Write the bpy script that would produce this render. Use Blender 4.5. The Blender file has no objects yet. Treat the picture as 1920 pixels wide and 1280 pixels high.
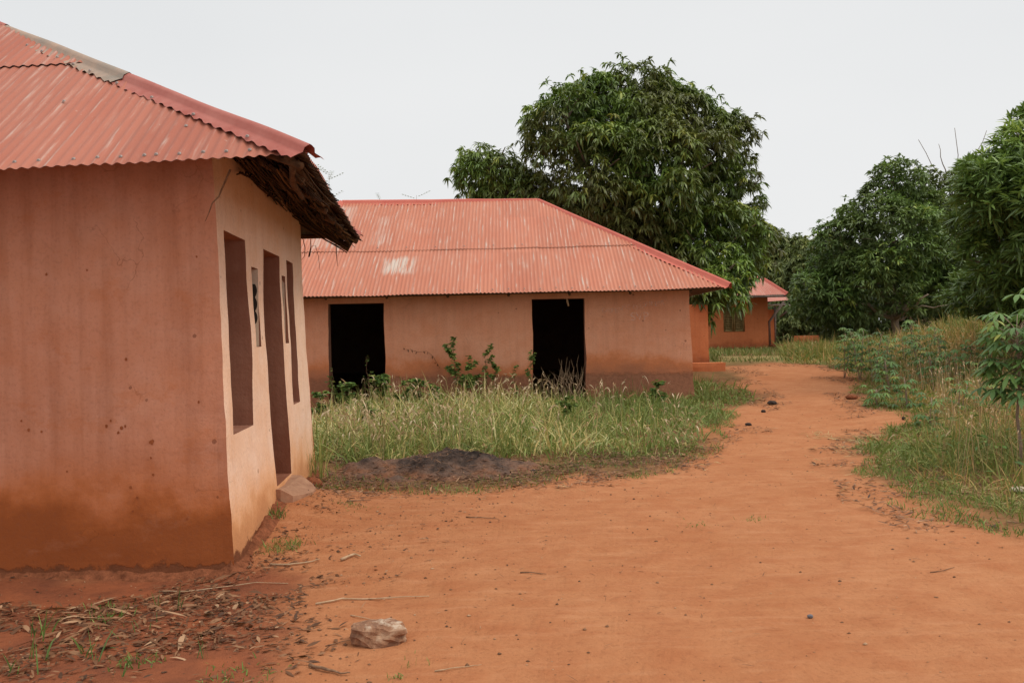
import bpy, math, random
import numpy as np
from mathutils import Vector, Matrix, noise as mn

SC = bpy.context.scene
COL = SC.collection
R = math.radians
random.seed(7)
rng = np.random.default_rng(7)

# ------------------------------------------------------------------ camera
EYE = Vector((0.0, 0.0, 1.6))
FPX = 1700.0
PITCH, ROLL = 0.40, -1.05
cam_d = bpy.data.cameras.new("camera")
cam = bpy.data.objects.new("camera", cam_d)
COL.objects.link(cam)
CROT = Matrix.Rotation(R(90 - PITCH), 3, 'X') @ Matrix.Rotation(R(ROLL), 3, 'Z')
cam.matrix_world = Matrix.Translation(EYE) @ CROT.to_4x4()
cam_d.sensor_width = 36.0
cam_d.lens = 36.0 * FPX / 1920.0
cam_d.clip_start = 0.05
cam_d.clip_end = 2000
SC.camera = cam

# ------------------------------------------------------------------ world (overcast daylight) and sun
SUN_EL, SUN_AZ = 54.0, 99.0        # azimuth clockwise from +Y: from the right, a little behind the camera
world = bpy.data.worlds.new("World")
SC.world = world
world.use_nodes = True
nt = world.node_tree
nt.nodes.clear()
wo = nt.nodes.new('ShaderNodeOutputWorld')
sky = nt.nodes.new('ShaderNodeTexSky')
sky.sky_type = 'NISHITA'
sky.sun_disc = False
sky.sun_elevation = R(SUN_EL)
sky.sun_rotation = R(SUN_AZ)
sky.dust_density = 4.0
bg1 = nt.nodes.new('ShaderNodeBackground'); bg1.inputs[1].default_value = 0.05
nt.links.new(sky.outputs[0], bg1.inputs[0])
tc = nt.nodes.new('ShaderNodeTexCoord')
mp = nt.nodes.new('ShaderNodeMapping'); mp.inputs['Scale'].default_value = (1.0, 1.0, 2.5)
nz = nt.nodes.new('ShaderNodeTexNoise'); nz.inputs['Scale'].default_value = 1.1; nz.inputs['Detail'].default_value = 4
nt.links.new(tc.outputs['Generated'], mp.inputs[0]); nt.links.new(mp.outputs[0], nz.inputs['Vector'])
rp = nt.nodes.new('ShaderNodeValToRGB')
rp.color_ramp.elements[0].position = 0.32; rp.color_ramp.elements[0].color = (0.84, 0.855, 0.865, 1)
rp.color_ramp.elements[1].position = 0.75; rp.color_ramp.elements[1].color = (0.93, 0.935, 0.935, 1)
nt.links.new(nz.outputs[0], rp.inputs[0])
bg2 = nt.nodes.new('ShaderNodeBackground'); bg2.inputs[1].default_value = 0.98
nt.links.new(rp.outputs[0], bg2.inputs[0])
sz_ = nt.nodes.new('ShaderNodeSeparateXYZ'); nt.links.new(tc.outputs['Generated'], sz_.inputs[0])
mr_ = nt.nodes.new('ShaderNodeMapRange'); mr_.interpolation_type = 'SMOOTHSTEP'
mr_.inputs[1].default_value = 0.40; mr_.inputs[2].default_value = 0.95; mr_.inputs[3].default_value = 0.96; mr_.inputs[4].default_value = 1.65
nt.links.new(sz_.outputs[2], mr_.inputs[0]); nt.links.new(mr_.outputs[0], bg2.inputs[1])
mx = nt.nodes.new('ShaderNodeMixShader'); mx.inputs[0].default_value = 0.94
nt.links.new(bg1.outputs[0], mx.inputs[1]); nt.links.new(bg2.outputs[0], mx.inputs[2])
nt.links.new(mx.outputs[0], wo.inputs[0])

sun_d = bpy.data.lights.new("sun", 'SUN')
sun_d.energy = 1.6
sun_d.angle = R(22)
sun_d.color = (1.0, 0.92, 0.80)
sun = bpy.data.objects.new("sun", sun_d)
COL.objects.link(sun)
sd = Vector((math.sin(R(SUN_AZ)) * math.cos(R(SUN_EL)), math.cos(R(SUN_AZ)) * math.cos(R(SUN_EL)), math.sin(R(SUN_EL))))
sun.rotation_euler = sd.to_track_quat('Z', 'Y').to_euler()
sun.location = sd * 60

SC.view_settings.view_transform = 'Standard'
SC.view_settings.look = 'None'
SC.view_settings.exposure = 0.0
SC.view_settings.gamma = 1.0
SC.render.engine = 'CYCLES'
SC.cycles.max_bounces = 6
SC.cycles.diffuse_bounces = 3
SC.cycles.transparent_max_bounces = 4

# ------------------------------------------------------------------ helpers
def ray(px, py):
    return CROT @ Vector(((px - 960) / FPX, -(py - 640) / FPX, -1.0))
def P(px, py, Y):
    d = ray(px, py)
    return EYE + d * (Y / d.y)

def hash2(ix, iy, seed=0):
    h = (ix.astype(np.int64) * 374761393 + iy.astype(np.int64) * 668265263 + seed * 974634777) & 0xffffffff
    h = ((h ^ (h >> 13)) * 1274126177) & 0xffffffff
    return ((h ^ (h >> 16)) & 0xffff) / 65535.0
def vnoise(x, y, seed=0):
    x = np.asarray(x, float); y = np.asarray(y, float)
    ix = np.floor(x); iy = np.floor(y)
    fx = x - ix; fy = y - iy
    fx = fx * fx * (3 - 2 * fx); fy = fy * fy * (3 - 2 * fy)
    a = hash2(ix, iy, seed); b = hash2(ix + 1, iy, seed)
    c = hash2(ix, iy + 1, seed); d = hash2(ix + 1, iy + 1, seed)
    return (a * (1 - fx) + b * fx) * (1 - fy) + (c * (1 - fx) + d * fx) * fy
def fbm(x, y, oct=4, seed=0):
    s = 0; a = 0.5; t = 0
    for i in range(oct):
        s = s + a * vnoise(np.asarray(x) * 2 ** i + 13.7 * i, np.asarray(y) * 2 ** i - 7.3 * i, seed + i)
        t += a; a *= 0.5
    return s / t
def sstep(a, b, x):
    t = np.clip((np.asarray(x, float) - a) / (b - a), 0, 1)
    return t * t * (3 - 2 * t)

def Hbase(x, y):
    x = np.asarray(x, float); y = np.asarray(y, float)
    h = 0.26 * sstep(11, 18, y) + 0.50 * sstep(17, 27, y) + 0.1 * sstep(27, 60, y)
    bank = sstep(0, 3.6, x - 5.9 - 0.17 * y) * sstep(11, 19, y) * (1 - 0.85 * sstep(25, 34, y))
    h = h + 0.95 * bank
    h = h + 0.10 * sstep(4.6, 6.5, x) * sstep(5, 9, y) * (1 - sstep(13, 20, y))
    return h
def Hn(x, y):
    x = np.asarray(x, float); y = np.asarray(y, float)
    h = Hbase(x, y)
    # dirt heaped up to the doorstep and along the foot of the near house
    h = h + 0.19 * np.exp(-(((x + 2.15) / 0.5) ** 2 + ((y - 8.55) / 0.8) ** 2))
    h = h - 0.07 * np.exp(-((x + 2.2) / 0.9) ** 2) * np.exp(-((y - 6.1) / 0.6) ** 2)
    h = h - 0.05 * sstep(-1.9, -3.0, x) * (1 - sstep(6.0, 7.0, y))
    h = h + 0.05 * (fbm(x * 0.45, y * 0.45, 3, 3) - 0.5) + 0.03 * (fbm(x * 1.7, y * 1.7, 4, 5) - 0.5)
    h = h + 0.022 * (fbm(x * 5, y * 5, 4, 9) - 0.5)
    return h
def H(x, y):
    return float(Hn(np.array([x]), np.array([y]))[0])
def G(px, py):
    d = ray(px, py); d = d / d.y
    Y = 1.5
    prev = Y
    while Y < 120:
        p = EYE + d * Y
        if p.z < float(Hbase(p.x, p.y)):
            lo, hi = prev, Y
            for _ in range(18):
                m = (lo + hi) / 2; q = EYE + d * m
                if q.z < float(Hbase(q.x, q.y)): hi = m
                else: lo = m
            q = EYE + d * hi
            return q.x, q.y
        prev = Y; Y *= 1.01
    p = EYE + d * 120
    return p.x, p.y

# ---- meshes
def mk(name, V, F, mat, parent=None, smooth=False, uv=None, attrs=None, mi=None):
    """one mesh object from numpy verts and quads (m,4) or a list of faces"""
    me = bpy.data.meshes.new(name)
    V = np.asarray(V, dtype=np.float64).reshape(-1, 3)
    if isinstance(F, np.ndarray):
        k = F.shape[1]; m = F.shape[0]
        me.vertices.add(len(V)); me.vertices.foreach_set('co', V.ravel())
        me.loops.add(m * k); me.loops.foreach_set('vertex_index', F.astype(np.int32).ravel())
        me.polygons.add(m)
        me.polygons.foreach_set('loop_start', np.arange(0, m * k, k, dtype=np.int32))
        me.polygons.foreach_set('loop_total', np.full(m, k, dtype=np.int32))
        if smooth: me.polygons.foreach_set('use_smooth', np.ones(m, dtype=bool))
        me.update(calc_edges=True)
    else:
        me.from_pydata([tuple(v) for v in V], [], [tuple(f) for f in F])
        if smooth:
            for p in me.polygons: p.use_smooth = True
    if mi is not None:
        me.polygons.foreach_set('material_index', np.asarray(mi, dtype=np.int32))
    if uv is not None:
        l = me.uv_layers.new(name='UVMap')
        idx = np.zeros(len(me.loops), dtype=np.int32); me.loops.foreach_get('vertex_index', idx)
        l.data.foreach_set('uv', np.asarray(uv, dtype=np.float32)[idx].ravel())
    if attrs:
        for k_, a in attrs.items():
            at = me.attributes.new(k_, 'FLOAT', 'POINT')
            at.data.foreach_set('value', np.asarray(a, dtype=np.float32))
    for m_ in (mat if isinstance(mat, (list, tuple)) else [mat]):
        me.materials.append(m_)
    o = bpy.data.objects.new(name, me)
    COL.objects.link(o)
    if parent is not None: o.parent = parent
    return o
def empty(name, loc, rz=0.0):
    o = bpy.data.objects.new(name, None); COL.objects.link(o)
    o.location = loc; o.rotation_euler = (0, 0, rz); o.empty_display_size = 0.2
    return o
def tag(o, label=None, cat=None, group=None, kind=None):
    if label: o['label'] = label
    if cat: o['category'] = cat
    if group: o['group'] = group
    if kind: o['kind'] = kind
    return o

def grid_faces(nu, nv, off=0, wrap=False):
    """quads for a (nu x nv) vertex grid, index = i*nv + j"""
    i, j = np.meshgrid(np.arange(nu - (0 if wrap else 1)), np.arange(nv - 1), indexing='ij')
    i2 = (i + 1) % nu
    return (np.stack([i * nv + j, i2 * nv + j, i2 * nv + j + 1, i * nv + j + 1], -1).reshape(-1, 4) + off)

class Acc:
    """collects vertices / quads with a per-vertex random value and uv"""
    def __init__(s): s.V = []; s.F = []; s.A = []; s.n = 0
    def add(s, V, F, a=0.5):
        V = np.asarray(V, float).reshape(-1, 3)
        s.V.append(V); s.F.append(np.asarray(F) + s.n)
        s.A.append(np.full(len(V), a) if np.isscalar(a) else np.asarray(a, float).ravel())
        s.n += len(V)
    def build(s, name, mat, parent=None, smooth=True):
        return mk(name, np.concatenate(s.V), np.concatenate(s.F), mat, parent, smooth, attrs={'rnd': np.concatenate(s.A)})

def ribbons(base, d, L, W, droop, prof, nseg=4, rnd=None, roll=None, acc=None):
    """many leaves / blades at once. base,d (N,3); L,W,droop (N,)"""
    N = len(base)
    S = nseg + 1
    t = np.linspace(0, 1, S)[None, :, None]
    d = d / np.linalg.norm(d, axis=1, keepdims=True)
    C = base[:, None, :] + L[:, None, None] * (d[:, None, :] * t + np.array([0, 0, -1.0])[None, None, :] * droop[:, None, None] * t * t)
    side = np.cross(d, np.array([0, 0, 1.0]))
    nrm = np.linalg.norm(side, axis=1, keepdims=True)
    alt = np.stack([np.cos(np.arange(N) * 2.4), np.sin(np.arange(N) * 2.4), np.zeros(N)], 1)
    side = np.where(nrm < 0.15, alt, side / np.maximum(nrm, 1e-6))
    if roll is not None:
        up = np.cross(side, d)
        side = side * np.cos(roll)[:, None] + up * np.sin(roll)[:, None]
    prof = np.asarray(prof)[None, :, None]
    off = side[:, None, :] * (W[:, None, None] * 0.5) * prof
    V = np.stack([C - off, C + off], axis=2)       # N,S,2,3
    b = (np.arange(N) * S * 2)[:, None]
    k = np.arange(nseg)[None, :]
    F = np.stack([b + k * 2, b + k * 2 + 1, b + k * 2 + 3, b + k * 2 + 2], -1).reshape(-1, 4)
    a = np.repeat(rnd if rnd is not None else rng.random(N), S * 2)
    acc.add(V.reshape(-1, 3), F, a)

def tube(acc, pts, rad, n=8, a=0.5, cap=True):
    pts = [Vector(p) for p in pts]
    m = len(pts)
    if np.isscalar(rad): rad = [rad] * m
    V = []
    prev = None
    for i, p in enumerate(pts):
        t = (pts[min(i + 1, m - 1)] - pts[max(i - 1, 0)]).normalized()
        if prev is None:
            u = t.orthogonal().normalized()
        else:
            u = (prev - t * prev.dot(t)).normalized()
        prev = u
        w = t.cross(u)
        for k in range(n):
            an = 2 * math.pi * k / n
            V.append(p + (u * math.cos(an) + w * math.sin(an)) * rad[i])
    F = []
    for i in range(m - 1):
        for k in range(n):
            F.append((i * n + k, i * n + (k + 1) % n, (i + 1) * n + (k + 1) % n, (i + 1) * n + k))
    V = np.array([tuple(v) for v in V])
    if cap:
        c0 = len(V); V = np.vstack([V, [tuple(pts[0])], [tuple(pts[-1])]])
        for k in range(0, n, 2):
            F.append((c0, (k + 2) % n, (k + 1) % n, k))
            e = (m - 1) * n
            F.append((c0 + 1, e + k, e + (k + 1) % n, e + (k + 2) % n))
    acc.add(V, np.array(F), a)

def wander(p0, p1, n, amp):
    p0 = Vector(p0); p1 = Vector(p1)
    out = []
    for i in range(n):
        t = i / (n - 1)
        q = p0.lerp(p1, t)
        k = math.sin(math.pi * t)
        out.append(q + Vector((random.uniform(-1, 1), random.uniform(-1, 1), random.uniform(-1, 1))) * amp * k)
    return out

def box(acc, c, s, rot=None, a=0.5, bev=0.0):
    """box centred at c with full size s; optional 3x3 rotation; chamfered long edges when bev>0"""
    c = Vector(c); hx, hy, hz = s[0] / 2, s[1] / 2, s[2] / 2
    vs = []
    for x in (-hx, hx):
        for y in (-hy, hy):
            for z in (-hz, hz):
                v = Vector((x, y, z))
                if rot is not None: v = rot @ v
                vs.append(tuple(c + v))
    F = np.array([(0, 1, 3, 2), (4, 6, 7, 5), (0, 4, 5, 1), (2, 3, 7, 6), (0, 2, 6, 4), (1, 5, 7, 3)])
    acc.add(np.array(vs), F, a)

# ------------------------------------------------------------------ materials
def mat_new(name):
    m = bpy.data.materials.new(name); m.use_nodes = True
    n = m.node_tree.nodes; l = m.node_tree.links
    n.clear()
    out = n.new('ShaderNodeOutputMaterial')
    bs = n.new('ShaderNodeBsdfPrincipled')
    l.new(bs.outputs[0], out.inputs[0])
    return m, n, l, bs, out
def NOISE(n, l, vec, scale, detail=5, rough=0.55, dist=0.0):
    t = n.new('ShaderNodeTexNoise'); t.inputs['Scale'].default_value = scale
    t.inputs['Detail'].default_value = detail; t.inputs['Roughness'].default_value = rough
    t.inputs['Distortion'].default_value = dist
    l.new(vec, t.inputs['Vector'])
    return t.outputs[0]
def RAMP(n, l, fac, stops):
    r = n.new('ShaderNodeValToRGB')
    els = r.color_ramp.elements
    while len(els) < len(stops): els.new(0.5)
    for e, (p, c) in zip(els, stops):
        e.position = p
        e.color = (c, c, c, 1) if np.isscalar(c) else (*c, 1)
    l.new(fac, r.inputs[0])
    return r.outputs[0]
def MIX(n, l, fac, a, b, mode='MIX'):
    m = n.new('ShaderNodeMix'); m.data_type = 'RGBA'; m.blend_type = mode
    for sock, v in ((m.inputs[0], fac), (m.inputs[6], a), (m.inputs[7], b)):
        if hasattr(v, 'links') or hasattr(v, 'is_linked'): l.new(v, sock)
        elif np.isscalar(v): sock.default_value = v
        else: sock.default_value = (*v, 1)
    return m.outputs[2]
def MATH(n, l, op, a, b=0.0, c=None, clamp=False):
    m = n.new('ShaderNodeMath'); m.operation = op; m.use_clamp = clamp
    for i, v in enumerate((a, b) if c is None else (a, b, c)):
        if hasattr(v, 'is_linked'): l.new(v, m.inputs[i])
        else: m.inputs[i].default_value = v
    return m.outputs[0]
def MAPV(n, l, vec, scale=(1, 1, 1), loc=(0, 0, 0)):
    m = n.new('ShaderNodeMapping'); m.inputs['Scale'].default_value = scale; m.inputs['Location'].default_value = loc
    l.new(vec, m.inputs[0]); return m.outputs[0]
def BUMP(n, l, bs, h, strength=0.4, dist=0.02):
    b = n.new('ShaderNodeBump'); b.inputs['Strength'].default_value = strength; b.inputs['Distance'].default_value = dist
    l.new(h, b.inputs['Height']); l.new(b.outputs[0], bs.inputs['Normal'])
def WPOS(n):
    return n.new('ShaderNodeNewGeometry').outputs['Position']
def UVN(n):
    u = n.new('ShaderNodeUVMap'); u.uv_map = 'UVMap'; return u.outputs[0]
def ATTR(n, name):
    a = n.new('ShaderNodeAttribute'); a.attribute_name = name; return a.outputs['Fac']

def wall_mat(name, top, mid, low, dirt, zlow, z_plaster, earth=(0.16, 0.055, 0.025), streak=0.5, hs=0.28, flow=0.35):
    """painted mud plaster: UV.y is the height above the house's floor datum"""
    m, n, l, bs, out = mat_new(name)
    uv = UVN(n); pos = WPOS(n)
    sx = n.new('ShaderNodeSeparateXYZ'); l.new(uv, sx.inputs[0])
    z = sx.outputs[1]
    big = NOISE(n, l, MAPV(n, l, pos, (1, 1, 1)), 1.1, 5, 0.6)
    med = NOISE(n, l, pos, 5.0, 6, 0.6)
    fine = NOISE(n, l, pos, 42.0, 6, 0.65)
    vst = NOISE(n, l, MAPV(n, l, pos, (9, 9, 0.55)), 1.0, 5, 0.6)
    base = MIX(n, l, RAMP(n, l, big, [(0.32, 0.0), (0.68, 1.0)]), mid, top)
    base = MIX(n, l, MATH(n, l, 'MULTIPLY', RAMP(n, l, vst, [(0.45, 0.0), (0.72, 1.0)]), streak), base, dirt)
    base = MIX(n, l, MATH(n, l, 'MULTIPLY', RAMP(n, l, med, [(0.35, 0.0), (0.75, 1.0)]), 0.35), base, low)
    # splashed-up red earth at the foot
    zz = MATH(n, l, 'ADD', z, MATH(n, l, 'MULTIPLY', MATH(n, l, 'SUBTRACT', big, 0.5), 0.9))
    zz = MATH(n, l, 'ADD', zz, MATH(n, l, 'MULTIPLY', MATH(n, l, 'SUBTRACT', med, 0.5), 0.35))
    f = n.new('ShaderNodeMapRange'); f.inputs[1].default_value = zlow + hs; f.inputs[2].default_value = zlow - hs
    f.inputs[3].default_value = 0; f.inputs[4].default_value = 1; f.interpolation_type = 'SMOOTHSTEP'
    l.new(zz, f.inputs[0])
    base = MIX(n, l, f.outputs[0], base, low)
    f2 = n.new('ShaderNodeMapRange'); f2.inputs[1].default_value = zlow; f2.inputs[2].default_value = zlow - 0.35
    f2.inputs[3].default_value = 0; f2.inputs[4].default_value = 0.75; f2.interpolation_type = 'SMOOTHSTEP'
    l.new(zz, f2.inputs[0])
    base = MIX(n, l, f2.outputs[0], base, dirt)
    # little pits and mud spots
    vor = n.new('ShaderNodeTexVoronoi'); vor.inputs['Scale'].default_value = 3.4; l.new(MAPV(n, l, pos, (1, 1, 1)), vor.inputs['Vector'])
    sp = MATH(n, l, 'LESS_THAN', MATH(n, l, 'ADD', vor.outputs['Distance'], MATH(n, l, 'MULTIPLY', med, 0.22)), 0.165)
    base = MIX(n, l, MATH(n, l, 'MULTIPLY', sp, 0.55), base, (0.13, 0.04, 0.02))
    base = MIX(n, l, MATH(n, l, 'MULTIPLY', RAMP(n, l, fine, [(0.3, 1.0), (0.5, 0.0)]), 0.22), base, (0.20, 0.08, 0.05))
    vc = n.new('ShaderNodeTexVoronoi'); vc.feature = 'DISTANCE_TO_EDGE'; vc.inputs['Scale'].default_value = 0.75
    dv = n.new('ShaderNodeVectorMath'); dv.operation = 'ADD'; nn_ = n.new('ShaderNodeTexNoise'); nn_.inputs['Scale'].default_value = 2.6; nn_.inputs['Detail'].default_value = 6; l.new(pos, nn_.inputs['Vector'])
    sc_ = n.new('ShaderNodeVectorMath'); sc_.operation = 'SCALE'; sc_.inputs['Scale'].default_value = 0.9; l.new(nn_.outputs['Color'], sc_.inputs[0])
    l.new(pos, dv.inputs[0]); l.new(sc_.outputs[0], dv.inputs[1]); l.new(dv.outputs[0], vc.inputs['Vector'])
    ck = MATH(n, l, 'MULTIPLY', MATH(n, l, 'LESS_THAN', vc.outputs['Distance'], 0.0035), RAMP(n, l, big, [(0.54, 0.0), (0.60, 0.28)]))
    base = MIX(n, l, ck, base, tuple(c * 0.6 for c in dirt))
    pt = NOISE(n, l, MAPV(n, l, pos, (1, 1, 1.6), (3, 1, 7)), 1.9, 7, 0.72)
    base = MIX(n, l, MATH(n, l, 'MULTIPLY', RAMP(n, l, pt, [(0.56, 0.0), (0.66, 1.0)]), 0.07), base, (0.72, 0.42, 0.30))
    base = MIX(n, l, MATH(n, l, 'MULTIPLY', RAMP(n, l, pt, [(0.37, 1.0), (0.41, 0.0)]), 0.22), base, low)
    # bare earth where the plaster has fallen off at the bottom
    edge = MATH(n, l, 'ADD', z, MATH(n, l, 'MULTIPLY', MATH(n, l, 'SUBTRACT', NOISE(n, l, pos, 9.0, 6, 0.7), 0.5), 0.22))
    bare = RAMP(n, l, MATH(n, l, 'ADD', MATH(n, l, 'SUBTRACT', edge, z_plaster), 0.5), [(0.485 - hs * 0.12 * (z_plaster > 0.3), 1.0), (0.505 + hs * 0.2 * (z_plaster > 0.3), 0.0)])
    em = NOISE(n, l, pos, 16.0, 7, 0.7)
    ecol = MIX(n, l, em, tuple(c * 0.55 for c in earth), tuple(c * 1.7 for c in earth))
    base = MIX(n, l, bare, base, ecol)
    l.new(base, bs.inputs['Base Color'])
    bs.inputs['Roughness'].default_value = 0.93
    bs.inputs['Specular IOR Level'].default_value = 0.12
    hgt = MATH(n, l, 'ADD', MATH(n, l, 'MULTIPLY', fine, 0.25), MATH(n, l, 'MULTIPLY', med, 0.8))
    hgt = MATH(n, l, 'ADD', hgt, MATH(n, l, 'MULTIPLY', MATH(n, l, 'MULTIPLY', bare, MATH(n, l, 'SUBTRACT', em, 1.2)), 1.5))
    hgt = MATH(n, l, 'SUBTRACT', hgt, MATH(n, l, 'MULTIPLY', sp, 0.3))
    BUMP(n, l, bs, hgt, 0.35, 0.03)
    return m

def roof_mat(name, col, col2, worn=(0.52, 0.42, 0.35), amount=0.5, patches=(), rowv=1.8, valley=0.5):
    m, n, l, bs, out = mat_new(name)
    uv = UVN(n)
    sx = n.new('ShaderNodeSeparateXYZ'); l.new(uv, sx.inputs[0])
    big = NOISE(n, l, MAPV(n, l, uv, (0.9, 0.5, 1)), 1.0, 4, 0.6)
    st = NOISE(n, l, MAPV(n, l, uv, (26, 1.1, 1)), 1.0, 5, 0.6)
    st2 = NOISE(n, l, MAPV(n, l, uv, (9, 1.4, 1)), 1.0, 6, 0.7)
    spk = NOISE(n, l, MAPV(n, l, uv, (30, 22, 1)), 1.0, 3, 0.6)
    base = MIX(n, l, RAMP(n, l, big, [(0.3, 0.0), (0.7, 1.0)]), col, col2)
    # each sheet slightly different
    sh = n.new('ShaderNodeTexWhiteNoise'); sh.noise_dimensions = '2D'
    sn = n.new('ShaderNodeVectorMath'); sn.operation = 'SNAP'; l.new(uv, sn.inputs[0]); sn.inputs[1].default_value = (0.76, rowv, 1)
    l.new(sn.outputs[0], sh.inputs[0])
    base = MIX(n, l, MATH(n, l, 'MULTIPLY', sh.outputs[0], 0.35), base, tuple(c * 0.78 for c in col))
    # dirt lying in the valleys of the corrugation
    wv = MATH(n, l, 'SINE', MATH(n, l, 'MULTIPLY', sx.outputs[0], 2 * math.pi / 0.0762))
    val = MATH(n, l, 'MULTIPLY', RAMP(n, l, MATH(n, l, 'MULTIPLY', MATH(n, l, 'SUBTRACT', 1.0, wv), 0.5), [(0.45, 0.0), (0.95, 1.0)]), valley)
    base = MIX(n, l, MATH(n, l, 'MULTIPLY', val, st2), base, (0.27, 0.095, 0.06))
    # worn crests showing pale primer
    w1 = MATH(n, l, 'MULTIPLY', RAMP(n, l, st, [(0.50, 0.0), (0.64, 1.0)]), RAMP(n, l, st2, [(0.42, 0.0), (0.60, 1.0)]))
    w1 = MATH(n, l, 'MULTIPLY', w1, RAMP(n, l, MATH(n, l, 'MULTIPLY', MATH(n, l, 'ADD', wv, 1.0), 0.5), [(0.35, 0.25), (0.8, 1.0)]))
    w1 = MATH(n, l, 'MULTIPLY', w1, amount)
    base = MIX(n, l, w1, base, worn)
    base = MIX(n, l, MATH(n, l, 'MULTIPLY', RAMP(n, l, spk, [(0.68, 0.0), (0.73, 1.0)]), 0.4), base, worn)
    for (u0, u1, v0, v1, amt) in patches:
        def band(x, a, b, s):
            r1 = n.new('ShaderNodeMapRange'); r1.inputs[1].default_value = a - s; r1.inputs[2].default_value = a + s; l.new(x, r1.inputs[0])
            r2 = n.new('ShaderNodeMapRange'); r2.inputs[1].default_value = b + s; r2.inputs[2].default_value = b - s; l.new(x, r2.inputs[0])
            return MATH(n, l, 'MULTIPLY', r1.outputs[0], r2.outputs[0])
        wob = MATH(n, l, 'MULTIPLY', MATH(n, l, 'SUBTRACT', st2, 0.5), 0.5)
        mk_ = MATH(n, l, 'MULTIPLY', band(MATH(n, l, 'ADD', sx.outputs[0], MATH(n, l, 'MULTIPLY', MATH(n, l, 'SUBTRACT', big, 0.5), 0.5)), u0, u1, 0.10), band(MATH(n, l, 'ADD', sx.outputs[1], wob), v0, v1, 0.08))
        mk_ = MATH(n, l, 'MULTIPLY', mk_, MATH(n, l, 'MULTIPLY', RAMP(n, l, st, [(0.42, 0.0), (0.54, 1.0)]), amt))
        base = MIX(n, l, mk_, base, worn)
    l.new(base, bs.inputs['Base Color'])
    bs.inputs['Roughness'].default_value = 0.62
    bs.inputs['Specular IOR Level'].default_value = 0.22
    BUMP(n, l, bs, MATH(n, l, 'ADD', big, MATH(n, l, 'MULTIPLY', spk, 0.1)), 0.25, 0.03)
    return m

def simple_mat(name, c1, c2, scale=8.0, rough=0.85, bump=0.3, dist=0.02, spec=0.2, vecscale=(1, 1, 1), coord='pos'):
    m, n, l, bs, out = mat_new(name)
    v = MAPV(n, l, WPOS(n) if coord == 'pos' else UVN(n), vecscale)
    a = NOISE(n, l, v, scale, 6, 0.65)
    l.new(RAMP(n, l, a, [(0.3, c1), (0.7, c2)]), bs.inputs['Base Color'])
    bs.inputs['Roughness'].default_value = rough
    bs.inputs['Specular IOR Level'].default_value = spec
    if bump: BUMP(n, l, bs, a, bump, dist)
    return m

def leaf_mat(name, stops, trans=0.25, rough=0.45, spec=0.35, patch=None, pscale=0.5, pamt=0.6):
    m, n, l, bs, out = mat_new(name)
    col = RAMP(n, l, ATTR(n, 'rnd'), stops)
    if patch is not None:
        a = NOISE(n, l, WPOS(n), pscale, 3, 0.5)
        col = MIX(n, l, MATH(n, l, 'MULTIPLY', RAMP(n, l, a, [(0.42, 0.0), (0.6, 1.0)]), pamt), col, patch)
    l.new(col, bs.inputs['Base Color'])
    bs.inputs['Roughness'].default_value = rough
    bs.inputs['Specular IOR Level'].default_value = spec
    tr = n.new('ShaderNodeBsdfTranslucent')
    l.new(MIX(n, l, 0.5, col, (0.16, 0.22, 0.03)), tr.inputs[0])
    ms = n.new('ShaderNodeMixShader'); ms.inputs[0].default_value = trans
    l.new(bs.outputs[0], ms.inputs[1]); l.new(tr.outputs[0], ms.inputs[2]); l.new(ms.outputs[0], out.inputs[0])
    return m

M = {}
M['wall_front'] = wall_mat('pink_mud_plaster', (0.62, 0.285, 0.180), (0.57, 0.240, 0.143), (0.48, 0.135, 0.036), (0.22, 0.060, 0.020), 0.62, 0.02, streak=0.32)
M['wall_side'] = wall_mat('cream_mud_plaster', (0.84, 0.61, 0.47), (0.80, 0.55, 0.40), (0.72, 0.36, 0.16), (0.46, 0.20, 0.09), 0.42, 0.07, streak=0.15)
M['wall_mid'] = wall_mat('salmon_mud_plaster', (0.73, 0.350, 0.215), (0.70, 0.308, 0.180), (0.60, 0.205, 0.085), (0.34, 0.14, 0.08), 0.9, 0.60, earth=(0.27, 0.115, 0.065), streak=0.22, hs=0.12)
M['wall_far'] = wall_mat('orange_mud_plaster', (0.68, 0.235, 0.098), (0.64, 0.205, 0.082), (0.58, 0.18, 0.07), (0.30, 0.09, 0.045), 0.35, 0.05, streak=0.2, hs=0.1)
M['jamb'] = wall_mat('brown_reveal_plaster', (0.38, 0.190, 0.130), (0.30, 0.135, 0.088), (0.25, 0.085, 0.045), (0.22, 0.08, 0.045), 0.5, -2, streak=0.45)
M['vent_plaster'] = wall_mat('pale_grey_vent_plaster', (0.52, 0.42, 0.33), (0.47, 0.36, 0.27), (0.50, 0.26, 0.11), (0.32, 0.22, 0.16), 0.2, -2, streak=0.3)
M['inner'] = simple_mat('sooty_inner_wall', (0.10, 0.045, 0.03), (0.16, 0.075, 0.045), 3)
M['roof_near'] = roof_mat('red_roof_paint_near', (0.385, 0.115, 0.069), (0.43, 0.155, 0.098), amount=0.75, valley=0.35, rowv=2.05)
M['roof_mid'] = roof_mat('red_roof_paint_mid', (0.48, 0.158, 0.090), (0.53, 0.210, 0.128), amount=1.0, patches=((4.45, 5.05, 0.90, 1.62, 1.0), (2.75, 3.45, 2.2, 4.4, 0.6), (4.1, 4.3, 2.3, 3.8, 0.5), (2.2, 2.6, 0.3, 1.8, 0.4)))
M['roof_far'] = roof_mat('red_roof_paint_far', (0.50, 0.17, 0.12), (0.55, 0.24, 0.18), amount=0.9)
M['cap_red'] = simple_mat('red_cap_paint', (0.33, 0.082, 0.060), (0.43, 0.15, 0.115), 3.5, 0.6, 0.2, 0.02)
M['cap_red_mid'] = simple_mat('red_cap_paint_mid', (0.50, 0.115, 0.085), (0.56, 0.16, 0.11), 3.5, 0.6, 0.2, 0.02)
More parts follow.
